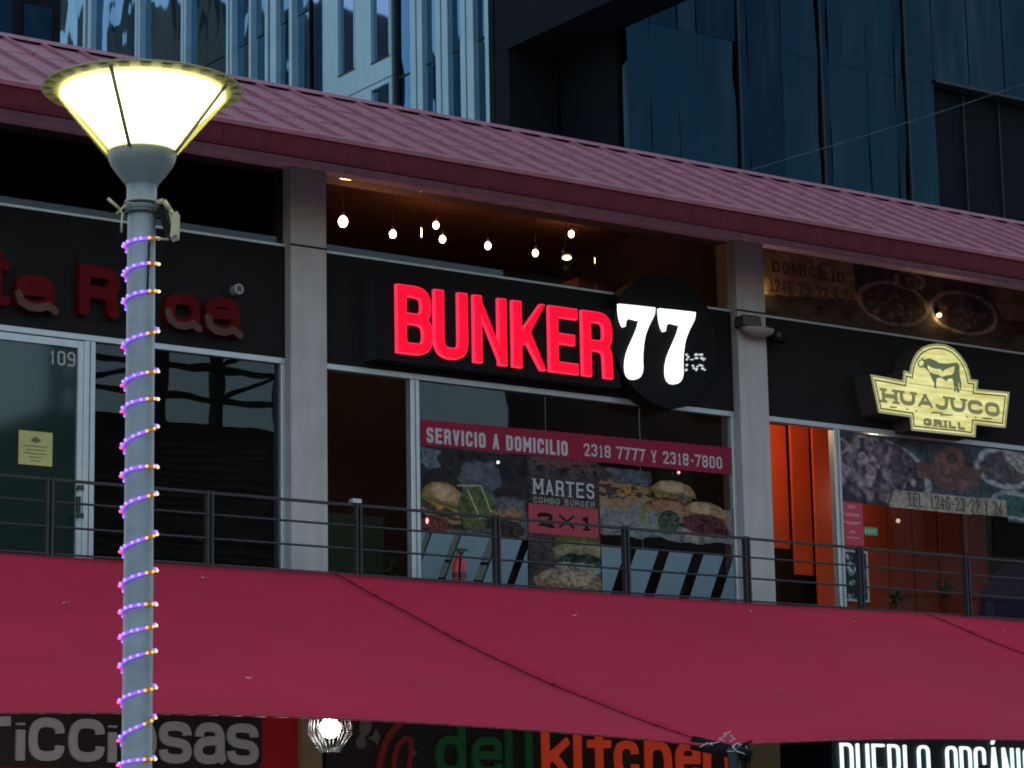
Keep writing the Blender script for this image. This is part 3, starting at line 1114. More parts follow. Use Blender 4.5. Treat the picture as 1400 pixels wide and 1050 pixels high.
# uneven backlight comes from planks: slight colour noise on the board itself
nt = M_YEL.node_tree
nz_ = nt.nodes.new("ShaderNodeTexNoise")
mp_ = nt.nodes.new("ShaderNodeMapping")
g_ = nt.nodes.new("ShaderNodeNewGeometry")
mp_.inputs["Scale"].default_value = (1.2, 1, 9)
nz_.inputs["Scale"].default_value = 2.0
nz_.inputs["Detail"].default_value = 6
cr_ = nt.nodes.new("ShaderNodeValToRGB")
cr_.color_ramp.elements[0].position = .3
cr_.color_ramp.elements[0].color = (0.56, 0.50, 0.13, 1)
cr_.color_ramp.elements[1].position = .65
cr_.color_ramp.elements[1].color = (0.86, 0.84, 0.38, 1)
nt.links.new(g_.outputs["Position"], mp_.inputs[0])
nt.links.new(mp_.outputs[0], nz_.inputs[0])
nt.links.new(nz_.outputs[0], cr_.inputs[0])
nt.links.new(cr_.outputs[0], nt.nodes["Principled BSDF"].inputs["Emission Color"])
mk("sign_box", bm, [M_YEL, mat("sign_side", (.045, .038, .032), .7, spec=.1)], hs_)
M_OLIVE = mat("olive_print", (0.055, 0.060, 0.022), .7)
M_OLIVE2 = emission("olive_translucent", (0.20, 0.21, 0.10), 0.8)


def inset(pts, d):
    n = len(pts)
    out = []
    for i in range(n):
        a_, b2, c2 = Vector(pts[i - 1]), Vector(pts[i]), Vector(pts[(i + 1) % n])
        d0, d1 = (b2 - a_).normalized(), (c2 - b2).normalized()
        n0, n1 = Vector((-d0.y, d0.x)), Vector((-d1.y, d1.x))
        nn = (n0 + n1).normalized()
        out.append(b2 - nn * (d / max(.4, nn.dot(n0))))
    return out


oc = crop(outer, ox, oy, s5, YH)
area = sum(oc[i][0] * oc[(i + 1) % len(oc)][1] - oc[(i + 1) % len(oc)][0] * oc[i][1] for i in range(len(oc)))
sg_ = -1 if area > 0 else 1
bm = bmesh.new()
ii = inset(oc, .055 * sg_)
ii = [Vector(p) for p in ii]
ribbon(bm, ii + [ii[0]], .016, YH - .004, .003, Vector((0, 0, 0)), True)
mk("border_line", bm, M_OLIVE, hs_)
# gilt edge
bm = bmesh.new()
ii = [Vector(p) for p in inset(oc, .012 * sg_)]
ribbon(bm, ii + [ii[0]], .024, YH - .012, .011, Vector((0, 0, 0)), True)
mk("edge_trim", bm, mat("edge_trim", (.42, .38, .22), .6, emit=(.5, .45, .2), estr=.25), hs_)
# slab lettering
p0, p1 = at(ox + 355 / s5, oy + 488 / s5, YH), at(ox + 1222 / s5, oy + 585 / s5, YH)
ptop = at(ox + 355 / s5, oy + 380 / s5, YH)
ptr = at(ox + 1200 / s5, oy + 488 / s5, YH)
hh = (ptop.z - p0.z + .0)


def huaj(ch, bm):
    mk("letter", bm, M_OLIVE2, hs_)


text("HUAJUCO", p0.x, p1.x, p0.z + .005, p0.z + hh, YH - .004, .0035, .052, .16, serif=.03, each=huaj)
g0, g1 = at(ox + 660 / s5, oy + 655 / s5, YH), at(ox + 965 / s5, oy + 690 / s5, YH)
text("GRILL", g0.x, g1.x, g0.z, at(ox + 660 / s5, oy + 598 / s5, YH).z, YH - .004, .0035, .036, .25, serif=.02, each=huaj)
bm = bmesh.new()
q0, q1 = at(ox + 550 / s5, oy + 342 / s5, YH), at(ox + 1022 / s5, oy + 398 / s5, YH)
box(bm, q0.x, q1.x, YH - .003, YH - .0005, q0.z - .006, q0.z)
for k, (x_, z_, w_) in enumerate(((440, 518, 60), (542, 532, 14), (608, 546, 14), (760, 560, 100), (830, 575, 110), (983, 590, 14), (1044, 594, 14), (1130, 602, 80))):
    m_ = crop([(x_ - w_ / 2, z_ + 5), (x_ - w_ / 3, z_ - 5), (x_ + w_ / 2, z_ + 1), (x_ + w_ / 3, z_ + 8)], ox, oy, s5, YH - .003)
    prism(bm, m_, YH - .003 - .0002 * k, YH - .0005)
mk("ornament", bm, M_OLIVE, hs_)
# the bull: one silhouette with pale patches laid on it
bull = [(652, 155), (662, 172), (685, 165), (705, 160), (740, 175), (775, 195), (820, 200), (865, 197), (890, 192), (912, 196), (925, 225), (923, 260),
        (928, 300), (938, 340), (936, 380), (930, 400), (924, 360), (920, 330), (914, 350), (920, 390), (926, 412), (910, 414), (900, 385), (903, 360),
        (896, 375), (900, 405), (884, 408), (886, 380), (880, 340), (872, 310), (845, 310), (825, 332), (812, 318), (790, 305), (760, 305), (752, 330),
        (752, 365), (760, 380), (738, 380), (738, 345), (725, 320), (712, 290), (700, 262), (680, 240), (660, 228), (640, 232), (620, 218), (615, 200),
        (622, 180), (640, 172)]
bm = bmesh.new()
prism(bm, crop(bull, ox, oy, s5, YH), YH - .004, YH - .0005)
bl = mk("bull_print", bm, mat("bull_ink", (.04, .05, .03), .7, emit=(.09, .12, .06), estr=.9), hs_)
bm = bmesh.new()
for k, pp in enumerate(([(690, 210), (715, 230), (750, 240), (780, 240), (800, 260), (820, 242), (850, 232), (885, 220), (884, 255), (870, 282), (840, 284),
                         (815, 292), (790, 300), (770, 282), (735, 276), (705, 262), (690, 235)],
                        [(625, 190), (645, 175), (660, 190), (655, 210), (640, 220), (625, 208)])):
    prism(bm, crop(pp, ox, oy, s5, YH), YH - .0055 - .0003 * k, YH - .0042)
mk("bull_patch", bm, M_YEL, bl)

# ================================================================ sign above the left shop
ls = root("letter_sign", "unlit dark red bubble lettering reading ta Rica on the left fascia", "sign", (11.4, YF - .06, 7.5))
M_LRED = mat("dull_red_letter", (.085, .005, .006), .8, var=.2, spec=.05)
M_LPALE = mat("letter_reflection_tint", (.085, .045, .038), .8, var=.2, spec=.05)  # reflected light low on the letters, put in as a beige colour
yl = YF - .13


def fat(ch, x0p, x1p, ytop, ybot, t, xm=None):
    a_, b2 = at(x0p, ybot, yl), at(x1p, ybot, yl)
    ht = at(x0p, ytop, yl).z - a_.z
    bm = bmesh.new()
    glyph(bm, ch, a_.x, a_.z, b2.x - a_.x, ht, t, yl, .10, rnd=True)
    l = mk("letter", bm, M_LRED, ls)
    return a_, b2, ht, l


for ch, xa, xb, yt_, yb_, t in (('t', -22, 14, 352, 414, .10), ('a', 20, 78, 372, 421, .10), ('R', 108, 163, 360, 430, .12), ('ı', 170, 200, 392, 440, .11),
                                ('c', 226, 274, 398, 446, .11), ('a', 280, 330, 403, 455, .10)):
    a_, b2, ht, l = fat(ch, xa, xb, yt_, yb_, t)
    if ch in 'ac':
        bm = bmesh.new()
        w_ = b2.x - a_.x
        pts = [Vector((w_ * u, ht * v)) for u, v in ((.08, .42), (.14, .2), (.32, .08), (.55, .07), (.78, .16), (.95, .04))]
        ribbon(bm, pts, .075, yl - .012, .01, Vector((a_.x, 0, a_.z)), False, True)
        mk("painted_reflection", bm, M_LPALE, l)
bm = bmesh.new()
tc = at(327, 395, yl)
prism(bm, [(tc.x + .055 * math.cos(k * math.pi / 10), tc.z + .055 * math.sin(k * math.pi / 10)) for k in range(20)], yl, YF - .032)
tm = mk("trademark_disc", bm, mat("grey_disc", (.22, .22, .22), .6), ls)
bm = text("R", tc.x - .022, tc.x + .022, tc.z - .03, tc.z + .03, yl - .004, .003, .012)
mk("trademark_letter", bm, M_SPAN, tm)

# yellow notice on the door
n0, n1 = at(25, 634, YF - .01), at(72, 592, YF - .01)
no = root("paper_notice", "small square yellow notice taped to the frosted door", "notice", (n0.x, YF - .01, n0.z))
mk("sheet", bx(n0.x, n1.x, YF - .010, YF - .007, n0.z, n1.z), M_NOTICE, no)
bm = bmesh.new()
cx_ = (n0.x + n1.x) / 2
prism(bm, [(cx_ - .06, n1.z - .09), (cx_, n1.z - .05), (cx_ + .06, n1.z - .09), (cx_, n1.z - .115)], YF - .012, YF - .0105)
for k, wv in enumerate((.13, .10, .12, .07, .05)):
    box(bm, cx_ - wv, cx_ + wv, YF - .012, YF - .0105, n1.z - .15 - .035 * k, n1.z - .142 - .035 * k)
mk("printing", bm, mat("brown_ink", (.12, .09, .04), .7), no)

# ================================================================ middle shop window prints (just in front of the panes)
YP = YF - .012
wb = root("window_banner", "long dark red banner reading SERVICIO A DOMICILIO across the middle window", "banner", (15.44, YP, 6.5))
a0, a1 = at(572, 573, YP), at(572, 608, YP)
b0, b1 = at(999, 612, YP), at(999, 649, YP)
bm = bmesh.new()
prism(bm, [(a1.x, a1.z), (b1.x, b1.z), (b0.x, b0.z), (a0.x, a0.z)], YP - .002, YP + .002)
mk("banner_sheet", bm, M_BANNER, wb)
s0, s1 = at(583, 605, YP), at(776, 620, YP)
st_ = at(583, 584, YP)
sl = (b1.z - a1.z) / (b1.x - a1.x)
letters("SERVICIO A DOMICILIO", s0.x, s1.x, s0.z, st_.z, YP - .004, .0015, .032, .28, slope=sl, m=M_WHITEP, parent=wb)
s0, s1 = at(798, 623, YP), at(987, 640, YP)
st_ = at(798, 606, YP)
letters("2318 7777 Y 2318-7800", s0.x, s1.x, s0.z, st_.z, YP - .004, .0015, .022, .3, slope=sl, serif=.010, m=M_WHITEP, parent=wb)

fp = root("burger_poster", "see through window print of burgers and fries on doodled paper, left of the menu panel", "poster", (15.44, YP, 5.5))
xl, xm0, xm1, xr = 15.44, at(721, 700, YP).x, at(820, 700, YP).x, 19.69
zt0, zb0 = 6.50, at(600, 735, YP).z
sh = Sheet(128, 100, (0, 0, 0), 0.0)
sh.put((sh.Y < 92 + sh.wx * 1.2).astype(float), (.020, .018, .018), .6, .4)
sh.doodle(0, 48, 128, 93, (.10, .10, .105), (.03, .03, .03), 2)
sh.doodle(48, 10, 92, 54, (.085, .10, .12), (.02, .03, .04), 4)
sh.doodle(0, 0, 24, 22, (.11, .13, .15), (.02, .03, .03), 7)
sh.ell(40, 68, 36, 22, (.04, .05, .025), 0.2, fine=.9)
sh.burger(28, 58, 27, .25, (.04, .03, .02))
sh.ell(66, 62, 22, 25, (.075, .085, .035), 0.3, fine=.6)
sh.line(44, 40, 72, 38, 1.5, (.34, .42, .20))
sh.line(72, 38, 83, 66, 1.5, (.34, .42, .20))
sh.line(56, 44, 70, 74, 1.6, (.34, .42, .20))
sh.line(70, 74, 82, 70, 1.5, (.34, .42, .20))
for k in range(26):
    x = 86 + rng.random() * 36
    y = 62 + rng.random() * 16
    sh.line(x, y, x + rng.uniform(-9, 9), y + rng.uniform(-6, 8), 2.2, (.30 + .1 * rng.random(), .15, .04))
sh.ell(100, 82, 26, 10, (.035, .025, .02), .1, fine=.9)
sh.ell(18, 84, 18, 10, (.13, .035, .03), .1, fine=.8)
sh.c *= 1.25
sh.build("print_sheet", (xl, xm0, zt0, zb0), YP, fp)
fp2 = root("burger_poster", "see through window print of two burgers and onion rings, right of the menu panel", "poster", (18.0, YP, 5.5))
sh = Sheet(150, 108, (0, 0, 0), 0.0)
sh.put(((sh.Y < 96 + sh.wx) & (sh.X < 58 + sh.wy)).astype(float), (.045, .035, .04), .7, .6)
sh.doodle(-6, 40, 156, 99, (.20, .20, .20), (.05, .045, .045), 12)
sh.doodle(8, 0, 52, 24, (.09, .10, .12), (.02, .02, .03), 14)
for k in range(60):
    x = rng.random() * 58
    y = 22 + rng.random() * 34
    sh.line(x, y, x + rng.uniform(-10, 10), y + rng.uniform(-5, 8), 2.6, (.30 + .12 * rng.random(), .15 + .05 * rng.random(), .045))
sh.ell(49, 50, 4, 30, (.20, .15, .06), .05)
sh.burger(82, 28, 26, .10, (.03, .025, .02), True)
sh.ell(92, 32, 8, 5, (.10, .10, .11), 0)
sh.ell(78, 50, 26, 11, (.28, .10, .06), .1, fine=.9)
for k in range(26):
    sh.line(62 + rng.random() * 40, 44 + rng.random() * 14, 62 + rng.random() * 40, 44 + rng.random() * 14, 2, (.30, .16, .10))
sh.ell(76, 72, 12, 20, (.05, .07, .04), 0.1, fine=1)
sh.burger(118, 56, 27, .12, (.045, .015, .02), False)
sh.ell(118, 72, 27, 17, (.09, .025, .03), .15, fine=1.0)
sh.ell(100, 88, 18, 6, (.30, .25, .18), .35)
sh.a[(sh.Y < 42) & (sh.X > 56) & (sh.a < .5)] = 0
sh.c *= 1.1
sh.build("print_sheet", (xm1, xr, 6.47, 5.64), YP, fp2)

mp = root("promotion_poster", "tall middle window poster with MARTES and a red 2X1 block above burgers", "poster", (xm0, YP, 4.9))
sh = Sheet(74, 150, (.06, .045, .045))
sh.put((sh.Y >= 0).astype(float), (.055, .042, .042), .5, .6)
sh.put((sh.Y < 16).astype(float), (.06, .05, .05), .8, 1.2)
for k in range(14):
    sh.line(rng.random() * 74, rng.random() * 14, rng.random() * 74, rng.random() * 14, 1.5, (.16, .06, .05))
sh.put(((sh.Y > 84) & (sh.Y < 112) & (sh.X > 26)).astype(float), (.11, .095, .035), .3, .3)
sh.ell(54, 104, 30, 14, (.24, .21, .11), 0, y1=3)
sh.ell(52, 114, 26, 11, (.03, .045, .035), 0, fine=1)
sh.ell(50, 120, 26, 7, (.26, .27, .22), 0, fine=.8)
sh.ell(40, 136, 36, 16, (.30, .20, .13), 0, fine=.6)
sh.ell(48, 132, 18, 8, (.40, .30, .20), 0, fine=.6)
for k in range(60):
    x = 8 + rng.random() * 62
    y = 138 + rng.random() * 11
    sh.ell(x, y, 2.5, 1.6, (.34 * rng.random() + .05, .08, .04), rng.random() * 3)
mtop, mbot = 6.52, at(770, 812, YP).z
sh.build("print_sheet", (xm0 + .004, xm1 - .004, mtop, mbot), YP - .002, mp)
ra, rb = at(722, 692, YP), at(818, 734, YP)
mk("red_block", bx(ra.x, rb.x, YP - .006, YP - .003, at(770, 732, YP).z, at(770, 692, YP).z), mat("promo_red", (.27, .015, .03), .6), mp)
q0 = at(729, 676, YP)
q1 = at(812, 676, YP)
letters("MARTES", q0.x, q1.x, at(729, 675, YP).z, at(729, 654, YP).z, YP - .006, .002, .024, .34, serif=.012, m=M_WHITEP, parent=mp)
letters("COMBO BURGER", q0.x, q1.x, at(729, 687, YP).z, at(729, 679, YP).z, YP - .006, .002, .009, .45, m=mat("faded_print", (.26, .23, .2), .6), parent=mp)
q0 = at(734, 722, YP)
q1 = at(808, 722, YP)
letters("2X1", q0.x, q1.x, at(734, 720, YP).z, at(734, 700, YP).z, YP - .009, .0025, .045, .4, serif=.022, m=M_BLACK, parent=mp)

# diagonal pale pieces in the lower part of the middle window
fl = root("window_strips", "pale blue slanting pieces along the foot of the middle window", "window film", (15.44, YP, 4.7))
zA, zB = 5.60, ZF + .08


def film(x0t, x1t, x0b, x1b, zt_=zA):  # one pale slanting piece on the panes
    bm = bmesh.new()
    prism(bm, [(x0b, zB), (x1b, zB), (x1t, zt_), (x0t, zt_)], YP - .001, YP + .002)
    mk("strip_piece", bm, M_STRIP, fl)


def X(p, q):
    return at(p, q, YP).x


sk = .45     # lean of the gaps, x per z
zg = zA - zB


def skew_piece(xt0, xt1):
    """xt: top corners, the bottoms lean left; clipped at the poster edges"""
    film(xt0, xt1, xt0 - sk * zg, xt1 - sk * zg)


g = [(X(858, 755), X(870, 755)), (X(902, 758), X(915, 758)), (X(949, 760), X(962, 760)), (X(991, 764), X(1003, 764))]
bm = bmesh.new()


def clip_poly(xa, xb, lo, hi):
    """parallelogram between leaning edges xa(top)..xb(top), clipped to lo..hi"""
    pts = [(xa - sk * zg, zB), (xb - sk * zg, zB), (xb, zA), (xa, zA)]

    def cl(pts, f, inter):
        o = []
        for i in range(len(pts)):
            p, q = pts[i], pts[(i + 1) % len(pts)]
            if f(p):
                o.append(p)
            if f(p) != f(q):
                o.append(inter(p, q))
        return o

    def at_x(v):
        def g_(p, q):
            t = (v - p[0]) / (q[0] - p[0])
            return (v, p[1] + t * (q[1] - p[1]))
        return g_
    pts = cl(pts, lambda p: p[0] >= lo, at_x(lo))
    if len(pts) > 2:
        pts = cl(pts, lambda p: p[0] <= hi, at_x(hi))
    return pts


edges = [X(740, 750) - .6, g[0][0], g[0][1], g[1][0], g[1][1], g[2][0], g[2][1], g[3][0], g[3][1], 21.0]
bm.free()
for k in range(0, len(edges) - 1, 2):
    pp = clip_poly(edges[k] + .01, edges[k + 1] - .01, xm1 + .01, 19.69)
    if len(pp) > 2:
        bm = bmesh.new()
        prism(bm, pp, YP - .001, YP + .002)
        mk("strip_piece", bm, M_STRIP, fl)
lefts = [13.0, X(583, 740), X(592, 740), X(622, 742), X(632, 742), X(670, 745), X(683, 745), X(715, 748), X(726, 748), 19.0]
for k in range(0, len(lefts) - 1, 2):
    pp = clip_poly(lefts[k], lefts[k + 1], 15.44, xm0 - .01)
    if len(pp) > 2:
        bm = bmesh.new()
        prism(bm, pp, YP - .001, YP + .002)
        mk("strip_piece", bm, M_STRIP, fl)

# small red lit lamp seen in the left poster and one in the right
for (px, py, lab) in ((584, 712, "tiny pink lamp glowing low in the left burger print"), (928, 646, "tiny pink lamp glowing just under the red banner"),
                      (681, 632, "tiny white lamp glint above the left burger print")):
    c = at(px, py, YP - .03)
    bm = bmesh.new()
    ball(bm, (0, 0, 0), .016, 8, 6, sz=2 if px == 584 else 1)
    bm2 = bmesh.new()
    box(bm2, -.02, .02, .014, .030, -.03, .03)
    r_ = root("indicator_lamp", lab, "lamp", c, "indicator lamps in the burger window")
    mk("lens", bm, emission("indicator", (1, .35, .35) if px != 681 else (.9, 1, 1), 2.0), r_, local=True)
    mk("housing", bm2, M_DARKMETAL, r_, local=True)

# fire extinguisher on the balcony
ex = at(628, 800, 23.1)
ex = Vector((ex.x, 23.1, ZF))
fe = root("fire_extinguisher", "red fire extinguisher standing on the balcony below the left burger print", "fire extinguisher", ex)
htop = at(628, 752, 23.1).z - ZF
bm = bmesh.new()
R_ = .075
lathe(bm, 0, 0, [(0.001, 0), (R_, .0), (R_, htop * .78), (R_ * .9, htop * .84), (R_ * .5, htop * .9), (.03, htop * .92), (.03, htop * .95)], 20)
mk("cylinder", bm, mat("extinguisher_red", (.42, .02, .03), .35), fe, local=True)
bm = bmesh.new()
cyl(bm, (0, 0, htop * .95), (0, 0, htop), .022)
box(bm, -.02, .10, -.015, .015, htop - .01, htop + .015)
mk("valve", bm, M_DARKMETAL, fe, local=True)
bm = bmesh.new()
hp = [(.03, -.03, htop * .96), (-.04, -.09, htop * .93), (-.06, -.095, htop * .7), (-.05, -.09, htop * .4)]
for p, q in zip(hp, hp[1:]):
    cyl(bm, p, q, .012, seg=8)
mk("hose", bm, M_BLACK, fe, local=True)
bm = bmesh.new()
for zz, zh in ((.62, .10), (.4, .14), (.15, .12)):
    lathe(bm, 0, 0, [(R_ + .002, htop * zz), (R_ + .002, htop * (zz + zh * .7))], 20)
mk("label_band", bm, mat("dark_label", (.05, .03, .03), .6), fe, local=True)

# ================================================================ right shop: prints, boards, plants
for k, (xa, xb, zl, lean) in enumerate(((1054, 1076, 6.05, 0), (1083, 1107, 5.72, 0), (1113, 1141, 5.3, 0))):
    yy = 25.2 - .12 * k
    A_, B_ = at(xa, 640, yy), at(xb, 640, yy)
    mk("orange_board", bx(A_.x, B_.x, yy, yy + .04, zl, 7.6), M_ORANGE, arc, label="bright orange red board hanging inside the right doorway")
for k in range(6):
    yy = 25.6
    xa = 1150 + k * 34
    A_, B_ = at(xa, 760, yy), at(xa + 30, 760, yy)
    mk("orange_board", bx(A_.x, B_.x, yy, yy + .04, 4.7, 7.6), M_ORANGE, arc)
mk("inner_wall", bx(20.2, 25.65, 27.0, 27.1, ZF + .002, 8.8), M_INT, arc)
cl = root("added_downlight", "unseen warm lamp added to light the orange boards inside the right doorway", "light", (20.9, 24.45, 7.62))  # out-of-view fixture, added to brighten the orange boards
c9 = at(1228, 712, 24.7)
hl = root("pendant_lamp", "faint warm pendant lamp inside the right shop under the phone number", "lamp", c9)
bm = bmesh.new()
ball(bm, (0, 0, 0), .028, 10, 8)
mk("bulb", bm, emission("dim_bulb", (1, .75, .5), 1.2), hl, local=True)
bm = bmesh.new()
cyl(bm, (0, 0, .03), (0, 0, 9.8 - c9.z), .004, seg=6)
mk("cord", bm, M_DARKMETAL, hl, local=True)
point("lamp_light", c9 + Vector((-.25, .1, .35)), 12, (1, .6, .35), .1, hl)
bm = bmesh.new()
cyl(bm, (0, 0, 0), (0, 0, .08), .09, .07, seg=20)
mk("lamp_body", bm, M_DARKMETAL, cl, local=True)
bm = bmesh.new()
cyl(bm, (0, 0, -.012), (0, 0, -.002), .07, seg=20)
mk("lens", bm, emission("warm_lens", (1, .7, .4), 8), cl, local=True)
point("lamp_light", (20.95, 24.45, 7.5), 58, (1, .62, .35), .06, cl)
cl.name = "added_board_lamp"

gb = root("food_banner", "wide window banner of meat plates with TEL. 1246-23-22 Y 24", "banner", (21.36, YP, 6.4))
zt1 = at(1148, 589, YP).z
zb1 = at(1300, 706, YP).z
gx1 = 25.4
nw = 190
sh = Sheet(nw, 62, (.07, .09, .10))
sh.put((sh.Y >= 0).astype(float), (.06, .08, .095), .4, .4)


def gp(px, py):
    p = at(px, py, YP)
    return ((p.x - 21.37) / (gx1 - 21.37) * (nw - 1), (zt1 - p.z) / (zt1 - zb1) * 61)


for k in range(10):
    x = k * 20 + 6
    sh.line(x, 0, x + 2, 62, 1.2, (.03, .045, .055))
c1 = gp(1192, 660)
sh.ell(c1[0], c1[1] - 4, 46, 34, (.33, .33, .35), 0)
sh.ell(c1[0], c1[1] - 6, 42, 30, (.045, .045, .055), 0)
for k in range(120):
    a_ = rng.random() * 6.28
    r_ = rng.random() ** .5
    x, y = c1[0] + 34 * r_ * math.cos(a_), c1[1] - 12 + 24 * r_ * math.sin(a_)
    sh.ell(x, y, 2 + 2 * rng.random(), 4 + 4 * rng.random(), [(.10 + .34 * q_ ** 2, .065 + .26 * q_ ** 2, .085 + .27 * q_ ** 2) for q_ in (rng.random(),)][0], rng.random() - .5)
for p, (rx, ry), col in ((gp(1375, 640), (26, 18), (.42, .40, .40)), (gp(1375, 640), (22, 14), (.12, .09, .10)), (gp(1385, 690), (20, 13), (.33, .33, .33)),
                         (gp(1387, 692), (16, 10), (.04, .12, .10))):
    sh.ell(p[0], p[1], rx, ry, col, 0)
p = gp(1390, 632)
sh.ell(p[0], p[1], 14, 6, (.42, .38, .34), .8)
for k in range(30):
    p = gp(1352 + rng.random() * 25, 632 + rng.random() * 22)
    sh.ell(p[0], p[1], 2.5, 1.5, (.22 * rng.random(), .12, .13), rng.random() * 3)
# logo on the banner
lg = [gp(x, y) for x, y in ((1252, 632), (1275, 634), (1280, 624), (1290, 612), (1302, 608), (1314, 613), (1321, 628), (1325, 640), (1343, 642), (1340, 664),
                            (1325, 662), (1322, 672), (1278, 666), (1277, 656), (1255, 653))]
sh.poly(lg, (.20, .09, .08), .3, .4)
p = gp(1302, 626)
sh.ell(p[0], p[1], 6, 5, (.07, .045, .05), 0)
# wood strip under the phone number
sh.poly([gp(1222, 670), gp(1376, 684), gp(1376, 708), gp(1215, 694)], (.40, .34, .26), .3, .4)
sh.a[:] = 1
lowcut = [gp(1148, 689), gp(1190, 690), gp(1215, 694), gp(1376, 708)]
m_ = np.zeros((sh.h, sh.w), bool)
for (x0_, y0_), (x1_, y1_) in zip(lowcut, lowcut[1:]):
    w_ = (sh.X >= x0_ - 1) & (sh.X <= x1_)
    m_ |= w_ & (sh.Y > y0_ + (y1_ - y0_) * (sh.X - x0_) / (x1_ - x0_))
sh.a[m_] = 0
sh.build("banner_sheet", (21.37, gx1, zt1, zb1), YP, gb)
q0, q1 = at(1241, 692, YP), at(1371, 703, YP)
letters("TEL. 1246-23-22 Y 24", q0.x, q1.x, q0.z, at(1241, 673, YP).z, YP - .004, .0015, .020, .3, serif=.010, m=mat("brown_letter", (.06, .03, .02), .6), parent=gb)
q0, q1 = at(1260, 650, YP), at(1336, 657, YP)
letters("HUAJUCO", q0.x, q1.x, q0.z, at(1260, 636, YP).z, YP - .004, .0015, .028, .2, serif=.01, m=mat("brown_letter2", (.035, .02, .02), .6), parent=gb)
q0, q1 = at(1285, 665, YP), at(1315, 668, YP)
letters("GRILL", q0.x, q1.x, q0.z, at(1285, 659, YP).z, YP - .004, .0015, .010, .3, m=MATS["brown_letter2"], parent=gb)

m0, m1 = at(1151, 744, YP - .01), at(1179, 688, YP - .01)
mn = root("menu_poster", "narrow red menu poster on the right shop window beside the doorway", "poster", (m0.x, YP, m0.z))
mk("sheet", bx(m0.x, m1.x, YP - .010, YP - .007, m0.z, m1.z), mat("menu_red", (.38, .02, .045), .6), mn)
bm = bmesh.new()
for k, (v, wv) in enumerate(((.08, .3), (.12, .38), (.27, .75), (.31, .6), (.46, .8), (.50, .5), (.66, .2), (.70, .3), (.82, .6))):
    zc = m1.z - (m1.z - m0.z) * v
    ww = (m1.x - m0.x) * wv / 2
    xc = (m0.x + m1.x) / 2
    box(bm, xc - ww, xc + ww, YP - .012, YP - .0105, zc - .007, zc)
mk("printing", bm, mat("pale_ink", (.5, .35, .35), .6), mn)
m0, m1 = at(1155, 821, YP - .01), at(1186, 754, YP - .01)
mn = root("price_poster", "black and white framed poster low beside the right shop mullion", "poster", (m0.x, YP, m0.z))
sh = Sheet(24, 40, (.02, .03, .03))
sh.put((sh.Y >= 0).astype(float), (.02, .03, .03), .2, .2)
for (x, y, rx, ry) in ((5, 5, 4, 3), (17, 5, 3, 3), (7, 14, 5, 5), (16, 20, 3, 6), (8, 25, 4, 3), (17, 31, 4, 4), (6, 34, 3, 3)):
    sh.ell(x, y, rx, ry, (.30, .34, .34), .3, fine=1.2)
    sh.ell(x + .5, y + .5, rx * .45, ry * .45, (.02, .03, .03), .3)
bw = (sh.X < 1.5) | (sh.X > 21.5) | (sh.Y < 1.5) | (sh.Y > 37.5)
sh.put(bw.astype(float), (.45, .48, .48), .1, .1)
sh.build("sheet", (m0.x, m1.x, m1.z, m0.z), YP - .010, mn)
m0, m1 = at(1181, 731, YP), at(1199, 722, YP)
mn = root("exit_sign", "small green sign on the right shop window beside the red menu", "sign", (m0.x, YP, m0.z))
mk("plate", bx(m0.x, m1.x, YP - .008, YP - .004, m0.z, m1.z), mat("green_sign", (.05, .22, .09), .5), mn)
bm = bmesh.new()
for k in range(4):
    xx = m0.x + .02 + k * (m1.x - m0.x - .03) / 4
    box(bm, xx, xx + .02, YP - .010, YP - .0085, m0.z + .02, m1.z - .02)
mk("symbol", bm, mat("pale_green", (.25, .45, .28), .5), mn)


def palm(px, py, yy, lab, n=40, R=.42):
    c = at(px, py, yy)
    t = root("potted_palm", lab, "plant", (c.x, yy, ZF + .0), "potted plants inside the right shop")
    bm = bmesh.new()
    lathe(bm, 0, 0, [(.001, 0), (.12, 0), (.16, .28), (.15, .28), (.001, .25)], 16)
    mk("pot", bm, M_POT, t, local=True)
    hc = c.z - ZF
    r = random.Random(int(px))
    bm = bmesh.new()
    cyl(bm, (0, 0, .2), (0, 0, hc), .02, .012, 8)
    mk("stem", bm, M_POT, t, local=True)
    for k in range(n):
        a = r.random() * 6.28
        e = r.uniform(-.2, 1.35)
        L = R * r.uniform(.6, 1)
        bm = bmesh.new()
        prev = None
        w0 = .026
        for j in range(6):
            u = j / 5
            rr = L * u * math.cos(e)
            zz = hc + L * u * math.sin(e) - .35 * L * u * u
            w_ = w0 * (1 - u * .9) * (0.5 + 2 * u if u < .25 else 1)
            cx, cy = rr * math.cos(a), rr * math.sin(a)
            pa = bm.verts.new((cx - w_ * math.sin(a), cy + w_ * math.cos(a), zz))
            pb = bm.verts.new((cx + w_ * math.sin(a), cy - w_ * math.cos(a), zz + .004))
            if prev:
                bm.faces.new((prev[0], prev[1], pb, pa))
            prev = (pa, pb)
        mk("leaf", bm, M_PLANT, t, local=True)


palm(1225, 822, 23.95, "spiky potted palm behind the right window, nearer the doorway")
palm(1290, 812, 24.0, "spiky potted palm behind the right window, farther from the doorway")
palm(540, 780, 24.3, "dim potted plant inside the dark middle doorway", 20, .35)
for o_ in list(COL.objects):
    if o_.name.startswith("potted_palm") and "middle doorway" in o_.get("label", ""):
        del o_["group"]

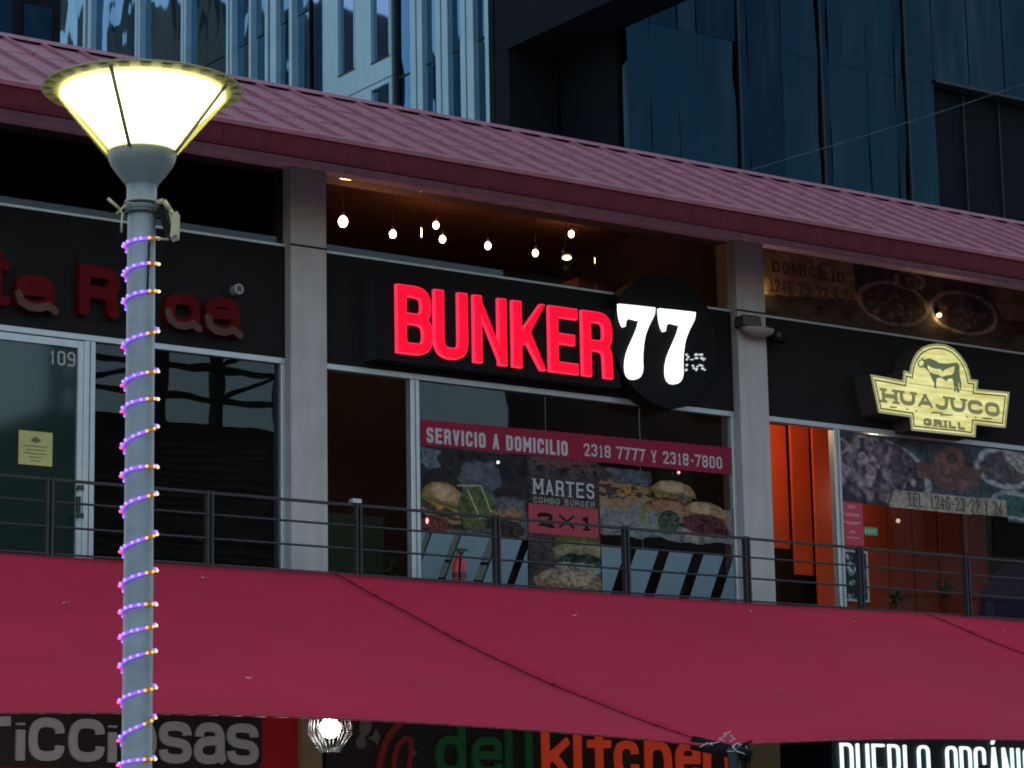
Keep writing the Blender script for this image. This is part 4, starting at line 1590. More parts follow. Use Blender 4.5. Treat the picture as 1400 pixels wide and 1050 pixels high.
# purple folded parasol / chair inside right shop
c = at(1372, 770, 24.3)
pc = root("folded_chair", "dark purple high backed chair at the right edge behind the window", "chair", (c.x, 24.3, ZF))
bm = bmesh.new()
prism(bm, [(c.x - .45, 5.2), (c.x + .35, 5.1), (c.x + .35, 5.95), (c.x + .0, 5.88), (c.x - .38, 5.55)], 24.3, 24.36)
M_PURP = mat("purple_cloth", (.06, .02, .09), .8, var=.2)
mk("backrest", bm, M_PURP, pc)
mk("seat", bx(c.x - .4, c.x + .3, 24.0, 24.34, 5.0, 5.08), M_PURP, pc)
for dx in (-.36, .26):
    for dy in (24.02, 24.32):
        mk("leg", bx(c.x + dx - .015, c.x + dx + .015, dy - .015, dy + .015, ZF, 5.0), M_DARKMETAL, pc)

# upper right transom print
tb = root("upper_banner", "dim brown food banner with DOMICILIO across the right upper window", "banner", (20.3, YF - .012, 8.5))
yt = YF - .012
nw = 200
sh = Sheet(nw, 44, (.035, .022, .018))
sh.put((sh.Y >= 0).astype(float), (.030, .018, .014), .5, .4)
tx0, tx1, tz0, tz1 = 20.20, 25.68, 9.262, 8.46


def tp(px, py):
    p = at(px, py, yt)
    return ((p.x - tx0) / (tx1 - tx0) * (nw - 1), (tz0 - p.z) / (tz0 - tz1) * 43)


sh.poly([tp(1034, 330), tp(1165, 352), tp(1172, 412), tp(1150, 408), tp(1034, 402)], (.17, .085, .045), .3, .35)
for (px, py, rx, ry) in ((1222, 415, 22, 15), (1318, 428, 22, 15), (1243, 384, 10, 7)):
    q = tp(px, py)
    sh.ell(q[0], q[1], rx, ry, (.16, .10, .09), 0, wob=.3)
    sh.ell(q[0], q[1], rx - 2, ry - 1.5, (.035, .020, .018), 0, wob=.3)
    for k in range(26):
        sh.ell(q[0] + rng.normal() * rx * .4, q[1] + rng.normal() * ry * .35, 2, 1.5, (.12 * rng.random() + .02, .05, .04), rng.random() * 3)
sh.poly([tp(1345, 388), tp(1400, 397), tp(1400, 440), tp(1372, 437)], (.10, .05, .03), .3, .4)
sh.build("banner_sheet", (tx0, tx1, tz0, tz1), yt, tb, attr_mat("upper_print", .7, 0.0, 1.25))
q0, q1 = at(1056, 372, yt), at(1154, 380, yt)
letters("DOMICILIO", q0.x, q1.x, q0.z, at(1056, 356, yt).z, yt - .004, .002, .030, .3, serif=.014, m=mat("dark_umber_print", (.045, .02, .012), .7), parent=tb)
q0, q1 = at(1052, 398, yt), at(1168, 404, yt)
letters("1246-23-22 Y 24", q0.x, q1.x, q0.z, at(1052, 380, yt).z, yt - .004, .002, .030, .3, serif=.014, m=mat("dark_brown_print", (.05, .025, .015), .6), parent=tb)

for (px, py, lab) in ((1039, 394, "small yellow lamp tucked against the column under the DOMICILIO print"), (1284, 431, "small yellow lamp over the plates print above the bull sign")):
    c = at(px, py, YF - .05)
    t = root("sign_lamp", lab, "lamp", c, "small yellow lamps over the right shop sign")
    bm = bmesh.new()
    ball(bm, (0, 0, 0), .030, 12, 8, sz=.8)
    mk("lens", bm, emission("yellow_lens", (1, .85, .35), 9), t, local=True)
    bm = bmesh.new()
    cyl(bm, (0, .0, .02), (.0, .0, .07), .035, .02)
    cyl(bm, (0, 0, .05), (0, .1, .05), .008, seg=6)
    mk("lamp_body", bm, M_DARKMETAL, t, local=True)
    point("lamp_light", c + Vector((0, -.05, -.02)), 1.6, (1, .8, .3), .03, t)

# wall lamp and camera on the column between middle and right shops
c = at(1030, 452, 23.1)
wl = root("wall_lamp", "unlit wall lamp with pale bowl and dark cap on the right column", "lamp", (c.x, YB, c.z))
bm = bmesh.new()
box(bm, c.x - .17, c.x + .10, YB - .20, YB - .0015, c.z + .03, c.z + .17, bev=.02)
mk("lamp_cap", bm, mat("dark_brown_cap", (.035, .028, .022), .6), wl)
bm = bmesh.new()
m_ = Matrix.Translation((c.x + .08, YB - .13, c.z + .035)) @ Matrix.Diagonal((.24, .12, .10, 1))
g_ = bmesh.ops.create_uvsphere(bm, u_segments=20, v_segments=12, radius=1, matrix=m_)
bmesh.ops.delete(bm, geom=[v for v in bm.verts if v.co.z > c.z + .05], context='VERTS')
mk("bowl", bm, mat("dull_bowl", (.22, .19, .16), .5), wl, smooth=True)
c2 = at(1064, 459, 23.15)
sc_ = root("security_camera", "small dark security camera right of the wall lamp", "camera", (c2.x, YF - .03, c2.z))
bm = bmesh.new()
box(bm, c2.x - .10, c2.x + .12, 23.12, 23.24, c2.z - .07, c2.z + .06, bev=.015)
mk("housing", bm, M_BLACK, sc_)
bm = bmesh.new()
cyl(bm, (c2.x - .03, 23.10, c2.z), (c2.x - .03, 23.13, c2.z), .035)
mk("lens", bm, M_DARKMETAL, sc_)
bm = bmesh.new()
cyl(bm, (c2.x, 23.24, c2.z), (c2.x, YF - .031, c2.z + .03), .018)
mk("bracket", bm, M_DARKMETAL, sc_)

# ================================================================ balcony railing
YR = 21.9
rl = root("balcony_railing", "dark steel balcony railing with flat posts and five thin horizontal rails", "railing", (XA, YR, ZF))
x = 10.487 - 2 * 1.625
posts = []
while x < 33.5:
    posts.append(x)
    x += 1.625
for x in posts:
    p_ = mk("post", bx(x - .035, x - .012, YR - .03, YR + .03, ZF, 5.56), M_DARKMETAL, rl)
    mk("post_flat", bx(x + .012, x + .035, YR - .03, YR + .03, ZF, 5.56), M_DARKMETAL, p_)
    mk("base_plate", bx(x - .07, x + .07, YR - .06, YR + .06, ZF - .0, ZF + .012), M_DARKMETAL, p_)
for k, z in enumerate((5.54, 5.34, 5.115, 4.87, 4.66)):
    bm = bmesh.new()
    if k == 0:
        box(bm, XA, XB, YR - .02, YR + .02, z - .012, z + .012)
    else:
        cyl(bm, (XA, YR, z), (XB, YR, z), .011, seg=8)
    mk("rail", bm, M_DARKMETAL, rl)
mk("post_cap", bx(13.66, 13.76, YR - .035, YR + .035, 5.561, 5.60), M_ALU, rl)

# ================================================================ red fabric canopy
cn = root("fabric_canopy", "large dark red tensioned fabric canopy sloping down from the balcony edge", "canopy", (13.2, 16, 2.9))
XS = [5.7, 13.2, 20.75, 28.3]
NX, NY = 40, 24
YL, YHh, ZLc, ZHc = 16.0, 21.45, 2.865, 4.80


def canopy_pt(xa, xb, u, v):
    """u along the facade, v 0 front .. 1 back"""
    xx = xa + (xb - xa) * u
    s = 4 * u * (1 - u)
    y = YL + (YHh - YL) * v
    y += s * .28 * (1 - v) - s * .10 * v
    z = ZLc + (ZHc - ZLc) * v + s * .145 * (1 - v) - s * .03 * v
    z += -.10 * math.sin(math.pi * v) + .09 * s * math.sin(math.pi * v)
    z += .004 * math.sin(xx * 8.7 + v * 9 + math.sin(v * 7) * 2) * math.sin(math.pi * v) + .003 * (1 - s) ** 6 * math.sin(v * 26 + xx)
    z += .012 * math.sin(xx * 5.1 + v * 3) * math.sin(math.pi * v)
    return Vector((xx, y, z))


def zrel(u):
    return 0


for xa, xb in zip(XS, XS[1:]):
    bm = bmesh.new()
    gr = [[bm.verts.new(canopy_pt(xa, xb, i / NX, j / NY)) for i in range(NX + 1)] for j in range(NY + 1)]
    for j in range(NY):
        for i in range(NX):
            f = bm.faces.new((gr[j][i], gr[j][i + 1], gr[j + 1][i + 1], gr[j + 1][i]))
            f.smooth = True
    o = mk("fabric_panel", bm, M_AWN, cn)
    sm = o.modifiers.new("thickness", 'SOLIDIFY')
    sm.thickness = .004
    # hem along the low edge
    bm = bmesh.new()
    pr = None
    for i in range(NX + 1):
        q = canopy_pt(xa, xb, i / NX, 0)
        if pr:
            cyl(bm, pr, q, .011, seg=8)
        pr = q
    mk("hem", bm, M_SEAM, o)
for k, xs in enumerate(XS):
    bm = bmesh.new()
    pr = None
    for j in range(NY + 1):
        q = canopy_pt(xs, xs + 1, 0, j / NY) + Vector((0, 0, .010))
        if pr:
            cyl(bm, pr, q, .0075, seg=6)
        if j % 6 == 3:
            box(bm, q.x - .02, q.x + .02, q.y - .03, q.y + .03, q.z - .004, q.z + .014)
        pr = q
    sm_ = mk("seam_welt", bm, M_SEAM, cn)
    if k in (1, 2):
        # black clamp at the low corner with pale lashing
        L = canopy_pt(xs, xs + 1, 0, 0)
        bm = bmesh.new()
        cyl(bm, L + Vector((-.09, .14, .03)), L + Vector((.20, -.22, -.09)), .055, .050, 14)
        cyl(bm, L + Vector((.12, -.10, -.03)), L + Vector((.30, -.10, .035)), .02, .012, 8)
        cp = mk("corner_clamp", bm, M_BLACK, cn)
        r = random.Random(5)
        for q in range(9):
            bm = bmesh.new()
            a_ = L + Vector((r.uniform(-.10, .22), r.uniform(-.24, -.02), r.uniform(.0, .06) - .02))
            pts = [a_]
            for w_ in range(4):
                a_ = a_ + Vector((r.uniform(-.06, .08), r.uniform(-.03, .03), r.uniform(-.035, .03)))
                pts.append(a_)
            for p, q2 in zip(pts, pts[1:]):
                cyl(bm, p, q2, .0035, seg=5)
            mk("lashing_rope", bm, M_ROPE, cn)
        bm = bmesh.new()
        cyl(bm, (L.x + .10, L.y - .12, .13), (L.x + .10, L.y - .12, L.z - .02), .05, seg=16)
        # the corner post stands under the clamp, below the frame
        mk("canopy_post", bm, M_DARKMETAL, cn)
    bm = bmesh.new()
    T = canopy_pt(xs, xs + 1, 0, 1)
    cyl(bm, T, (T.x, 21.8, T.z + .02), .006, seg=6)
    mk("stay_cable", bm, M_DARKMETAL, cn)
bm = bmesh.new()
r = random.Random(3)
specks = [(90, 830), (340, 933), (279, 795), (785, 846), (1025, 840), (1169, 855), (1070, 950), (1370, 866)]
for (px, py) in specks:
    # find the point on the sloping cloth
    best = None
    for yy in np.arange(16, 21.4, .02):
        p = at(px, py, yy)
        k = max(0, min(2, int(np.searchsorted(XS, p.x)) - 1))
        u = (p.x - XS[k]) / (XS[k + 1] - XS[k])
        q = canopy_pt(XS[k], XS[k + 1], u, (yy - YL) / (YHh - YL))
        d = abs(q.z - p.z)
        if best is None or d < best[0]:
            best = (d, Vector((p.x, yy, q.z)))
    c = best[1] + Vector((0, 0, .02))
    a = r.random() * 3
    for s_ in range(2):
        v = [bm.verts.new(c + Vector((.03 * math.cos(a + t), .025 * math.sin(a + t), .012 * math.sin(t * 2 + s_) + .01))) for t in (0, 1.3, 2.6, 4.0)]
        bm.faces.new(v)
        a += 1.2
o = mk("fallen_petals", bm, mat("pale_petal", (.45, .30, .32), .8))
tag(o, "scattered small pale petals lying on the red canopy", "petals")
o["kind"] = "stuff"

# ================================================================ ground floor signs under the canopy
YG = 23.30
M_SIGNB = mat("sign_dark_olive", (.022, .020, .013), .5)
rs = root("food_sign", "long black sign with round end and grey lettering ricciosas", "sign", (11.8, YG, 2.9))
zt2, zb2 = at(300, 972, YG).z + .12, at(300, 1053, YG).z
xr_ = at(358, 1010, YG).x
hr = (zt2 - zb2) / 2
pts = [(8.6, zb2), (xr_ - .13, zb2)] + [(xr_ - .13 + .13 * math.sin(t), zb2 + .13 - .13 * math.cos(t)) for t in np.linspace(.1, 1.57, 8)] + \
      [(xr_ - .13 + .13 * math.cos(t), zt2 - .13 + .13 * math.sin(t)) for t in np.linspace(0, 1.57, 8)] + [(8.6, zt2)]
bm = bmesh.new()
prism(bm, pts, YG, 23.419)
mk("sign_box", bm, M_SIGNB, rs)
zb_ = at(300, 1045, YG - .03).z
zx = at(300, 988, YG - .03).z
for ch, xa, xb in (('r', -22, 14), ('j', 21, 35), ('c', 39, 88), ('c', 94, 143), ('j', 147, 161), ('o', 165, 214), ('s', 218, 262), ('a', 266, 309), ('s', 311, 354)):
    A_, B_ = at(xa, 1040, YG - .03), at(xb, 1040, YG - .03)
    bm = bmesh.new()
    hgt = zx - zb_
    glyph(bm, ch, A_.x, zb_, B_.x - A_.x, hgt, .088, YG - .03, .029)
    mk("letter", bm, M_GREY, rs)

ds = root("kitchen_sign", "black sign with green and red lettering delikitchen under the canopy", "sign", (16.8, YG, 2.9))
x0_, x1_ = at(446, 1030, YG).x, at(1017, 1030, YG).x
mk("sign_panel", bx(x0_, x1_, YG, 23.519, 2.75, 3.75), mat("sign_brown_black", (.030, .020, .014), .5), ds)
zb_ = at(800, 1062, YG - .04).z
hx = at(700, 1008, YG - .04).z
for ch, xa, xb, m_ in (('d', 597, 637, M_LETGREEN), ('e', 646, 687, M_LETGREEN), ('l', 690, 703, M_LETGREEN), ('i', 716, 732, M_LETGREEN),
                       ('k', 743, 780, M_LETRED), ('i', 783, 800, M_LETRED), ('t', 806, 836, M_LETRED), ('c', 842, 874, M_LETRED), ('h', 884, 919, M_LETRED),
                       ('e', 926, 958, M_LETRED), ('n', 964, 1002, M_LETRED)):
    A_, B_ = at(xa, 1040, YG - .04), at(xb, 1040, YG - .04)
    bm = bmesh.new()
    glyph(bm, ch, A_.x, zb_, B_.x - A_.x, hx - zb_, .085, YG - .04, .039)
    mk("letter", bm, m_, ds)
# red curl emblem
bm = bmesh.new()
cur = [(515, 1062), (520, 1035), (526, 1015), (536, 998), (550, 986)]
pts = [Vector((at(x, y, YG).x, at(x, y, YG).z)) for x, y in cur]
ribbon(bm, pts, .07, YG - .02, .019, Vector((0, 0, 0)), False, True)
cur = [(538, 1062), (537, 1040), (542, 1020), (552, 1009), (560, 1012), (561, 1030), (556, 1062)]
pts = [Vector((at(x, y, YG).x, at(x, y, YG).z)) for x, y in cur]
ribbon(bm, pts, .055, YG - .022, .021, Vector((0, 0, 0)), False, True)
mk("emblem", bm, mat("emblem_red", (.4, .03, .03), .6), ds)
bm = bmesh.new()
for k, pp in enumerate(([(493, 985), (500, 983), (508, 986), (506, 1000), (498, 1008), (499, 1013), (501, 1018), (494, 1024), (487, 1021), (486, 1012), (492, 1004), (491, 994)],
                        [(502, 1009), (510, 1006), (513, 996), (519, 1008), (516, 1018), (509, 1012)])):
    q = [(at(x, y, YG).x, at(x, y, YG).z) for x, y in pp]
    prism(bm, q, YG - .010 - .0004 * k, YG - .001)
mk("flourish", bm, mat("flourish_grey", (.20, .19, .16), .6), ds)
bm = bmesh.new()
q = [(at(x, y, YG).x, at(x, y, YG).z) for x, y in ((563, 1027), (571, 1027), (564, 1036))]
prism(bm, q, YG - .008, YG - .001)
mk("emblem_mark", bm, MATS["flourish_grey"], ds)

ps = root("neon_sign", "navy sign with tall thin glowing white letters PUEBLO ORGÁNICO", "sign", (22.5, YG, 2.9))
x0_ = at(1137, 1030, YG).x
mk("sign_panel", bx(x0_, 27.0, YG, 23.499, 2.7, 3.72), mat("sign_navy", (.010, .016, .028), .5), ps)
zt_ = at(1150, 1015.5, YG - .03).z
zb_ = zt_ - .62


def pue(ch, bm):
    mk("letter", bm, M_EMNEON, ps)


w_ = (at(1271, 1020, YG - .03).x, at(1150, 1020, YG - .03).x)
text("PUEBLO", w_[1], w_[0], zb_, zt_, YG - .03, .029, .033, .34, rnd=True, each=pue)
xg0 = at(1294, 1020, YG - .03).x
text("ORGÁNICO", xg0, xg0 + 1.70, zb_, zt_, YG - .03, .029, .033, .34, rnd=True, each=pue)

# round spotlight with cut-glass shade
c = at(451, 996, 17.2)
spx = root("canopy_spotlight", "bright round white lamp in a ribbed clear shade under the canopy edge", "lamp", c)
bm = bmesh.new()
ball(bm, (0, 0, .005), .076, 20, 12)
mk("bulb", bm, M_EMSPOT, spx, local=True)
for k in range(26):
    a = 2 * math.pi * k / 26
    bm = bmesh.new()
    p1 = Vector((.07 * math.cos(a), .07 * math.sin(a), -.17))
    p2 = Vector((.165 * math.cos(a + .12), .165 * math.sin(a + .12), -.02 + .02 * math.sin(k * 2.3)))
    p3 = Vector((.15 * math.cos(a + .2), .15 * math.sin(a + .2), .09))
    cyl(bm, p1, p2, .0045, seg=5)
    cyl(bm, p2, p3, .0045, seg=5)
    mk("glass_rod", bm, mat("glass_rod", (.10, .11, .10), .15) if k == 0 else MATS["glass_rod"], spx, local=True)
bm = bmesh.new()
lathe(bm, 0, 0, [(.001, .12), (.06, .12), (.07, .17), (.03, .2), (.001, .2)], 20)
cyl(bm, (0, 0, .2), (0, 0, .26), .01, seg=8)
mk("lamp_holder", bm, M_DARKMETAL, spx, local=True)
point("lamp_light", c + Vector((0, .5, -.45)), 75, (1, 1, .95), .06, spx)

# ================================================================ street lamp
LX, LY = 4.978, 9.576


def lz(py, px=192):
    """height of a point of the post at image row py"""
    d = fw + rt * ((px - 700) / F_PX) - up * ((py - 525) / F_PX)
    t = math.hypot(LX, LY) / math.hypot(d.x, d.y)
    return EYE.z + d.z * t


U = .00297     # metres per photo pixel at the post
sl_ = root("street_lamp", "grey street lamp with a glowing inverted cone head, in front of the arcade", "street lamp", (LX, LY, 0))
bm = bmesh.new()
zn = lz(252)
lathe(bm, LX, LY, [(.062, .0), (.0605, 2.0), (.057, lz(330)), (.0565, lz(288))], 32)
mk("pole", bm, M_POLE, sl_)
bm = bmesh.new()
lathe(bm, LX, LY, [(.13, .0), (.13, .03), (.075, .04), (.075, .22), (.063, .24)], 24)
mk("base_flange", bm, M_POLE, sl_)
bm = bmesh.new()
lathe(bm, LX, LY, [(.0566, lz(288)), (.068, lz(287)), (.068, lz(275)), (.0615, lz(274)), (.0615, lz(255)), (.064, lz(254))], 32)
mk("collar_sleeve", bm, M_POLE, sl_)
bm = bmesh.new()
lathe(bm, LX, LY, [(.064, lz(254)), (.078, lz(248)), (.105, lz(237)), (.128, lz(226)), (.137, lz(219)), (.140, lz(211)), (.140, lz(208)), (.10, lz(208))], 40)
mk("lamp_neck", bm, M_LAMPCAP, sl_)
z0, z1 = lz(212), lz(127)
r0_, r1_ = .132, 119 * U
bm = bmesh.new()
prof = []
for k in range(13):
    u = k / 12
    r_ = r0_ + (r1_ - r0_) * (u ** .93) - .012 * math.sin(math.pi * u)
    prof.append((max(r_ - .016, .02), z0 + .01 + (z1 - z0 - .02) * u))
prof = [(.02, prof[0][1])] + prof + [(.02, prof[-1][1])]
lathe(bm, LX, LY, prof, 56)
mk("inner_diffuser", bm, M_EMLAMP, sl_)
bm = bmesh.new()
lathe(bm, LX, LY, [(r0_ + .006 + (r1_ - r0_) * (k / 10), z0 + (z1 - z0) * k / 10) for k in range(11)], 56)
M_SHELL = bpy.data.materials.new("edge_dimming_shell")
M_SHELL.use_nodes = True
nt = M_SHELL.node_tree
for x_ in list(nt.nodes):
    if x_.type == 'BSDF_PRINCIPLED':
        nt.nodes.remove(x_)
tr_ = nt.nodes.new("ShaderNodeBsdfTransparent")
tr_.inputs[0].default_value = (.95, .95, .70, 1)
tl_ = nt.nodes.new("ShaderNodeBsdfTranslucent")
tl_.inputs[0].default_value = (.62, .60, .16, 1)
mx_ = nt.nodes.new("ShaderNodeMixShader")
mx_.inputs[0].default_value = .22
nt.links.new(tr_.outputs[0], mx_.inputs[1])
nt.links.new(tl_.outputs[0], mx_.inputs[2])
nt.links.new(mx_.outputs[0], nt.nodes["Material Output"].inputs[0])
mk("added_edge_shell", bm, M_SHELL, sl_)  # shell added to give the opal cone its dimmer yellow edge
# cap plate: ring with slots
zc = lz(112)
RO_ = 139 * U
bm = bmesh.new()
lathe(bm, LX, LY, [(r1_ - .02, z1 + .002), (RO_ - .006, z1 + .006), (RO_, z1 + .009), (RO_ - .006, z1 + .014), (RO_ * .5, z1 + .03), (.001, z1 + .035)], 64)
mk("top_plate", bm, M_LAMPRIM, sl_)
for k in range(28):
    a = 2 * math.pi * k / 28
    bm = bmesh.new()
    ra_, rb_ = r1_ + .012, RO_ - .014
    pts = []
    w_ = .055
    v = [bm.verts.new((LX + rr * math.cos(a + s_), LY + rr * math.sin(a + s_), z1 - .002 + (rr - ra_) * .03)) for rr, s_ in ((ra_, -w_), (rb_, -w_), (rb_, w_), (ra_, w_))]
    bm.faces.new(v)
    mk("vent_slot", bm, mat("vent_olive", (.17, .16, .05), .7) if k == 0 else MATS["vent_olive"], sl_)
fa = math.atan2(-fw.y, -fw.x)      # towards the camera
for k in range(4):
    a = fa - .22 + k * math.pi / 2
    bm = bmesh.new()
    cyl(bm, (LX + (r0_ + .012) * math.cos(a), LY + (r0_ + .012) * math.sin(a), z0 - .0),
        (LX + (r1_ + .02) * math.cos(a), LY + (r1_ + .02) * math.sin(a), z1 + .02), .0085, seg=8)
    mk("strut", bm, mat("strut_metal", (.16, .15, .10), .5) if k == 0 else MATS["strut_metal"], sl_)
point("lamp_light", (LX, LY, z1 + .3), .1, (1, .95, .7), .2, sl_)

# clamp with floodlight and tie wires on the post
right = Vector((rt.x, rt.y, 0)).normalized()
tow = Vector((-fw.x, -fw.y, 0)).normalized()
Pc = Vector((LX, LY, 0))


def lp(px, py, fwd=0.0):
    """point beside the post: image px offset from the axis, image row, distance towards the camera"""
    return Pc + right * ((px - 194.5) * U) + tow * fwd + Vector((0, 0, lz(py)))


fd = root("pole_floodlight", "small unlit floodlight on a bracket strapped to the street lamp", "floodlight", Pc + Vector((0, 0, lz(310))))
M_BRK = mat("bracket_metal", (.30, .29, .16), .5, .2, var=.2, vscale=20)
for py in (293, 280):
    bm = bmesh.new()
    for k in range(24):
        a, b = 2 * math.pi * k / 24, 2 * math.pi * (k + 1) / 24
        zz = lz(py)
        cyl(bm, (LX + .07 * math.cos(a), LY + .07 * math.sin(a), zz), (LX + .07 * math.cos(b), LY + .07 * math.sin(b), zz), .006, seg=6)
    mk("strap", bm, M_DARKMETAL, fd)
bm = bmesh.new()
for a, b, r_ in (((214, 281), (226, 278), .012), ((226, 278), (234, 290), .012), ((234, 290), (240, 297), .010), ((234, 294), (243, 328), .006)):
    cyl(bm, lp(*a, .03), lp(*b, .03), r_, seg=8)
mk("bracket", bm, M_BRK, fd)
bm = bmesh.new()
A = [lp(x, y, .05) for x, y in ((217, 288), (227, 288), (238, 322), (229, 326))]
B = [p - tow * .10 for p in A]
va = [bm.verts.new(p) for p in A]
vb = [bm.verts.new(p) for p in B]
bm.faces.new(va)
bm.faces.new(list(reversed(vb)))
for i in range(4):
    j = (i + 1) % 4
    bm.faces.new((va[j], va[i], vb[i], vb[j]))
mk("floodlight_body", bm, M_BLACK, fd)
bm = bmesh.new()
A = [lp(x, y, .055) for x, y in ((239, 297), (246, 294), (245, 326), (236, 329))]
B = [p - tow * .09 for p in A]
va = [bm.verts.new(p) for p in A]
vb = [bm.verts.new(p) for p in B]
bm.faces.new(va)
bm.faces.new(list(reversed(vb)))
for i in range(4):
    j = (i + 1) % 4
    bm.faces.new((va[j], va[i], vb[i], vb[j]))
mk("rear_plate", bm, M_BRK, fd)
bm = bmesh.new()
for a, b in (((151, 276), (167, 290)), ((167, 290), (173, 300)), ((163, 297), (176, 285)), ((171, 297), (170, 322)), ((176, 283), (200, 281)), ((214, 331), (234, 333))):
    cyl(bm, lp(*a, .06), lp(*b, .06), .0048 if a[0] > 160 else .007, seg=6)
mk("tie_wire", bm, M_BRK, fd)
bm = bmesh.new()
cyl(bm, lp(208, 335, .055), lp(206, 405, .056), .004, seg=6)
mk("cable", bm, M_BLACK, fd)

# LED rope spiralling down the post
rope = root("rope_light", "purple and amber LED rope light spiralling around the street lamp post", "string lights", Pc + Vector((0, 0, 1.0)))
RY = [327, 362, 399, 453, 508, 546, 583, 639, 675, 730, 780, 827, 855, 890, 940, 980, 1038, 1085]
LYp = [337, 377, 414, 475, 528, 563, 613, 652, 700, 756, 803, 839, 873, 914, 962, 1014, 1047, 1110]
M_LP = emission("led_purple", (.36, .20, 1.0), 2.2)
M_LR = emission("led_red", (1.0, .10, .28), 2.0)
M_LO = emission("led_amber", (1.0, .45, .10), 1.5)
M_LW = emission("led_warm", (1.0, .8, .4), 1.8)
M_TP = emission("tube_purple", (.22, .09, .95), 1.7)
M_TR = emission("tube_red", (.9, .04, .22), .9)
M_TO = emission("tube_amber", (.50, .22, .06), .6)
rad = .066


def rp(a, z, r_=rad):
    return Vector((LX, LY, 0)) + (tow * math.cos(a) + right * math.sin(a)) * r_ + Vector((0, 0, z))


led_me = {}


def led(a, z, m):
    if m.name not in led_me:
        bm = bmesh.new()
        ball(bm, (0, 0, 0), .0068, 6, 4)
        me = bpy.data.meshes.new("led")
        bm.to_mesh(me)
        bm.free()
        me.materials.append(m)
        led_me[m.name] = me
    o = bpy.data.objects.new("led", led_me[m.name])
    o.parent = rope
    o.location = rp(a, z, rad + .008) - wloc(rope)
    link(o)


bm = bmesh.new()
rr = random.Random(9)
for i in range(len(RY)):
    zr, zl = lz(RY[i], 210), lz(LYp[i], 170)
    n = 12
    pr = None
    for k in range(n + 1):
        u = k / n
        a = math.radians(-95 + 190 * u)
        sag = (.008 if i % 3 else .0) * math.sin(math.pi * u)
        z = zl + (zr - zl) * u + sag * (1 if i % 2 else .6)
        q = rp(a, z)
        if pr:
            mi = 1 if u < .14 else (0 if u < .68 else 2)
            cyl(bm, pr, q, .0062, seg=6, mi=mi, caps=False)
        pr = q
    for ad in (-84, -62, -38, -14, 10, 34, 60, 86):
        a_ = ad + rr.uniform(-4, 4)
        u = (a_ + 95) / 190
        z = zl + (zr - zl) * u + (.008 if i % 3 else .0) * math.sin(math.pi * u) * (1 if i % 2 else .6)
        m_ = (M_LR if i > 2 else M_LP) if ad < -70 else (M_LP if ad < 22 else (M_LO if ad < 75 else M_LW))
        led(math.radians(a_), z, m_)
    if i + 1 < len(RY):       # round the back, up from the next turn's right end
        za, zb2_ = lz(RY[i + 1], 210), zl
        pr = None
        for k in range(9):
            u = k / 8
            a = math.radians(95 + 170 * u)
            q = rp(a, za + (zb2_ - za) * u)
            if pr:
                cyl(bm, pr, q, .0062, seg=6, mi=0, caps=False)
            pr = q
        for k in range(1, 7):
            u = k / 7
            led(math.radians(95 + 170 * u), za + (zb2_ - za) * u, M_LP)
mk("tube", bm, [M_TP, M_TR, M_TO], rope)

# ================================================================ pale glass tower, its face running away from the arcade
TX = 60.0
tw = root("office_tower", "pale blue glass office tower with white mullions and cladding behind the roof", "building", (TX, 100, 0))
YT1, YT0 = 124.84, 84.87
mk("tower_body", bx(TX + .6, TX + 30, YT0, YT1, 0, 60), M_DBLACK, tw)


def ty(px):
    return at_x(px)


def at_x(px, py=60):
    d = fw + rt * ((px - 700) / F_PX) - up * ((py - 525) / F_PX)
    return (EYE + d * (TX / d.x)).y


def tz(px, py):
    d = fw + rt * ((px - 700) / F_PX) - up * ((py - 525) / F_PX)
    return (EYE + d * (TX / d.x)).z


Z0, Z1 = 26.0, 56.0


def tp_box(name, pa, pb, x0, x1, z0, z1, m):
    y1, y0 = at_x(pa), at_x(pb)
    return mk(name, bx(x0, x1, y0, y1, z0, z1), m, tw)


# glass left part: panes between mullion pairs, split by floor every 3.6 m
glz = [(75, 113), (124, 184), (191, 247), (254, 309), (317, 340), (343, 362), (376, 395), (399, 425)]
r = random.Random(4)
for a, b in glz:
    z = Z0
    while z < Z1:
        x_ = TX + .30 + r.uniform(-.0, .03)
        y1, y0 = at_x(a), at_x(b)
        bm = bmesh.new()
        tl = r.uniform(-.03, .03)
        tl2 = r.uniform(-.03, .03)
        v = [bm.verts.new(p) for p in ((x_ + tl, y1, z), (x_, y0, z), (x_ + tl2, y0, z + 7.96), (x_ + tl + tl2, y1, z + 7.96))]
        bm.faces.new(v)
        o = mk("window", bm, M_TGLASS if r.random() < .6 else M_TGLASS2, tw)
        z += 8.0
for a, b in ((113, 116.5), (119.5, 124), (184, 187), (188, 191), (247, 250), (251, 254), (309, 312), (314, 317), (340, 343), (362, 366), (368, 376), (395, 399)):
    tp_box("mullion", a, b, TX + (.0 if (b - a) < 7 else .05), TX + .5, Z0, Z1, M_TMULL)
for a, b in ((116.5, 119.5), (187, 188), (250, 251), (312, 314), (366, 368)):
    tp_box("mullion_recess", a, b, TX + .25, TX + .5, Z0, Z1, M_TGLASS2)
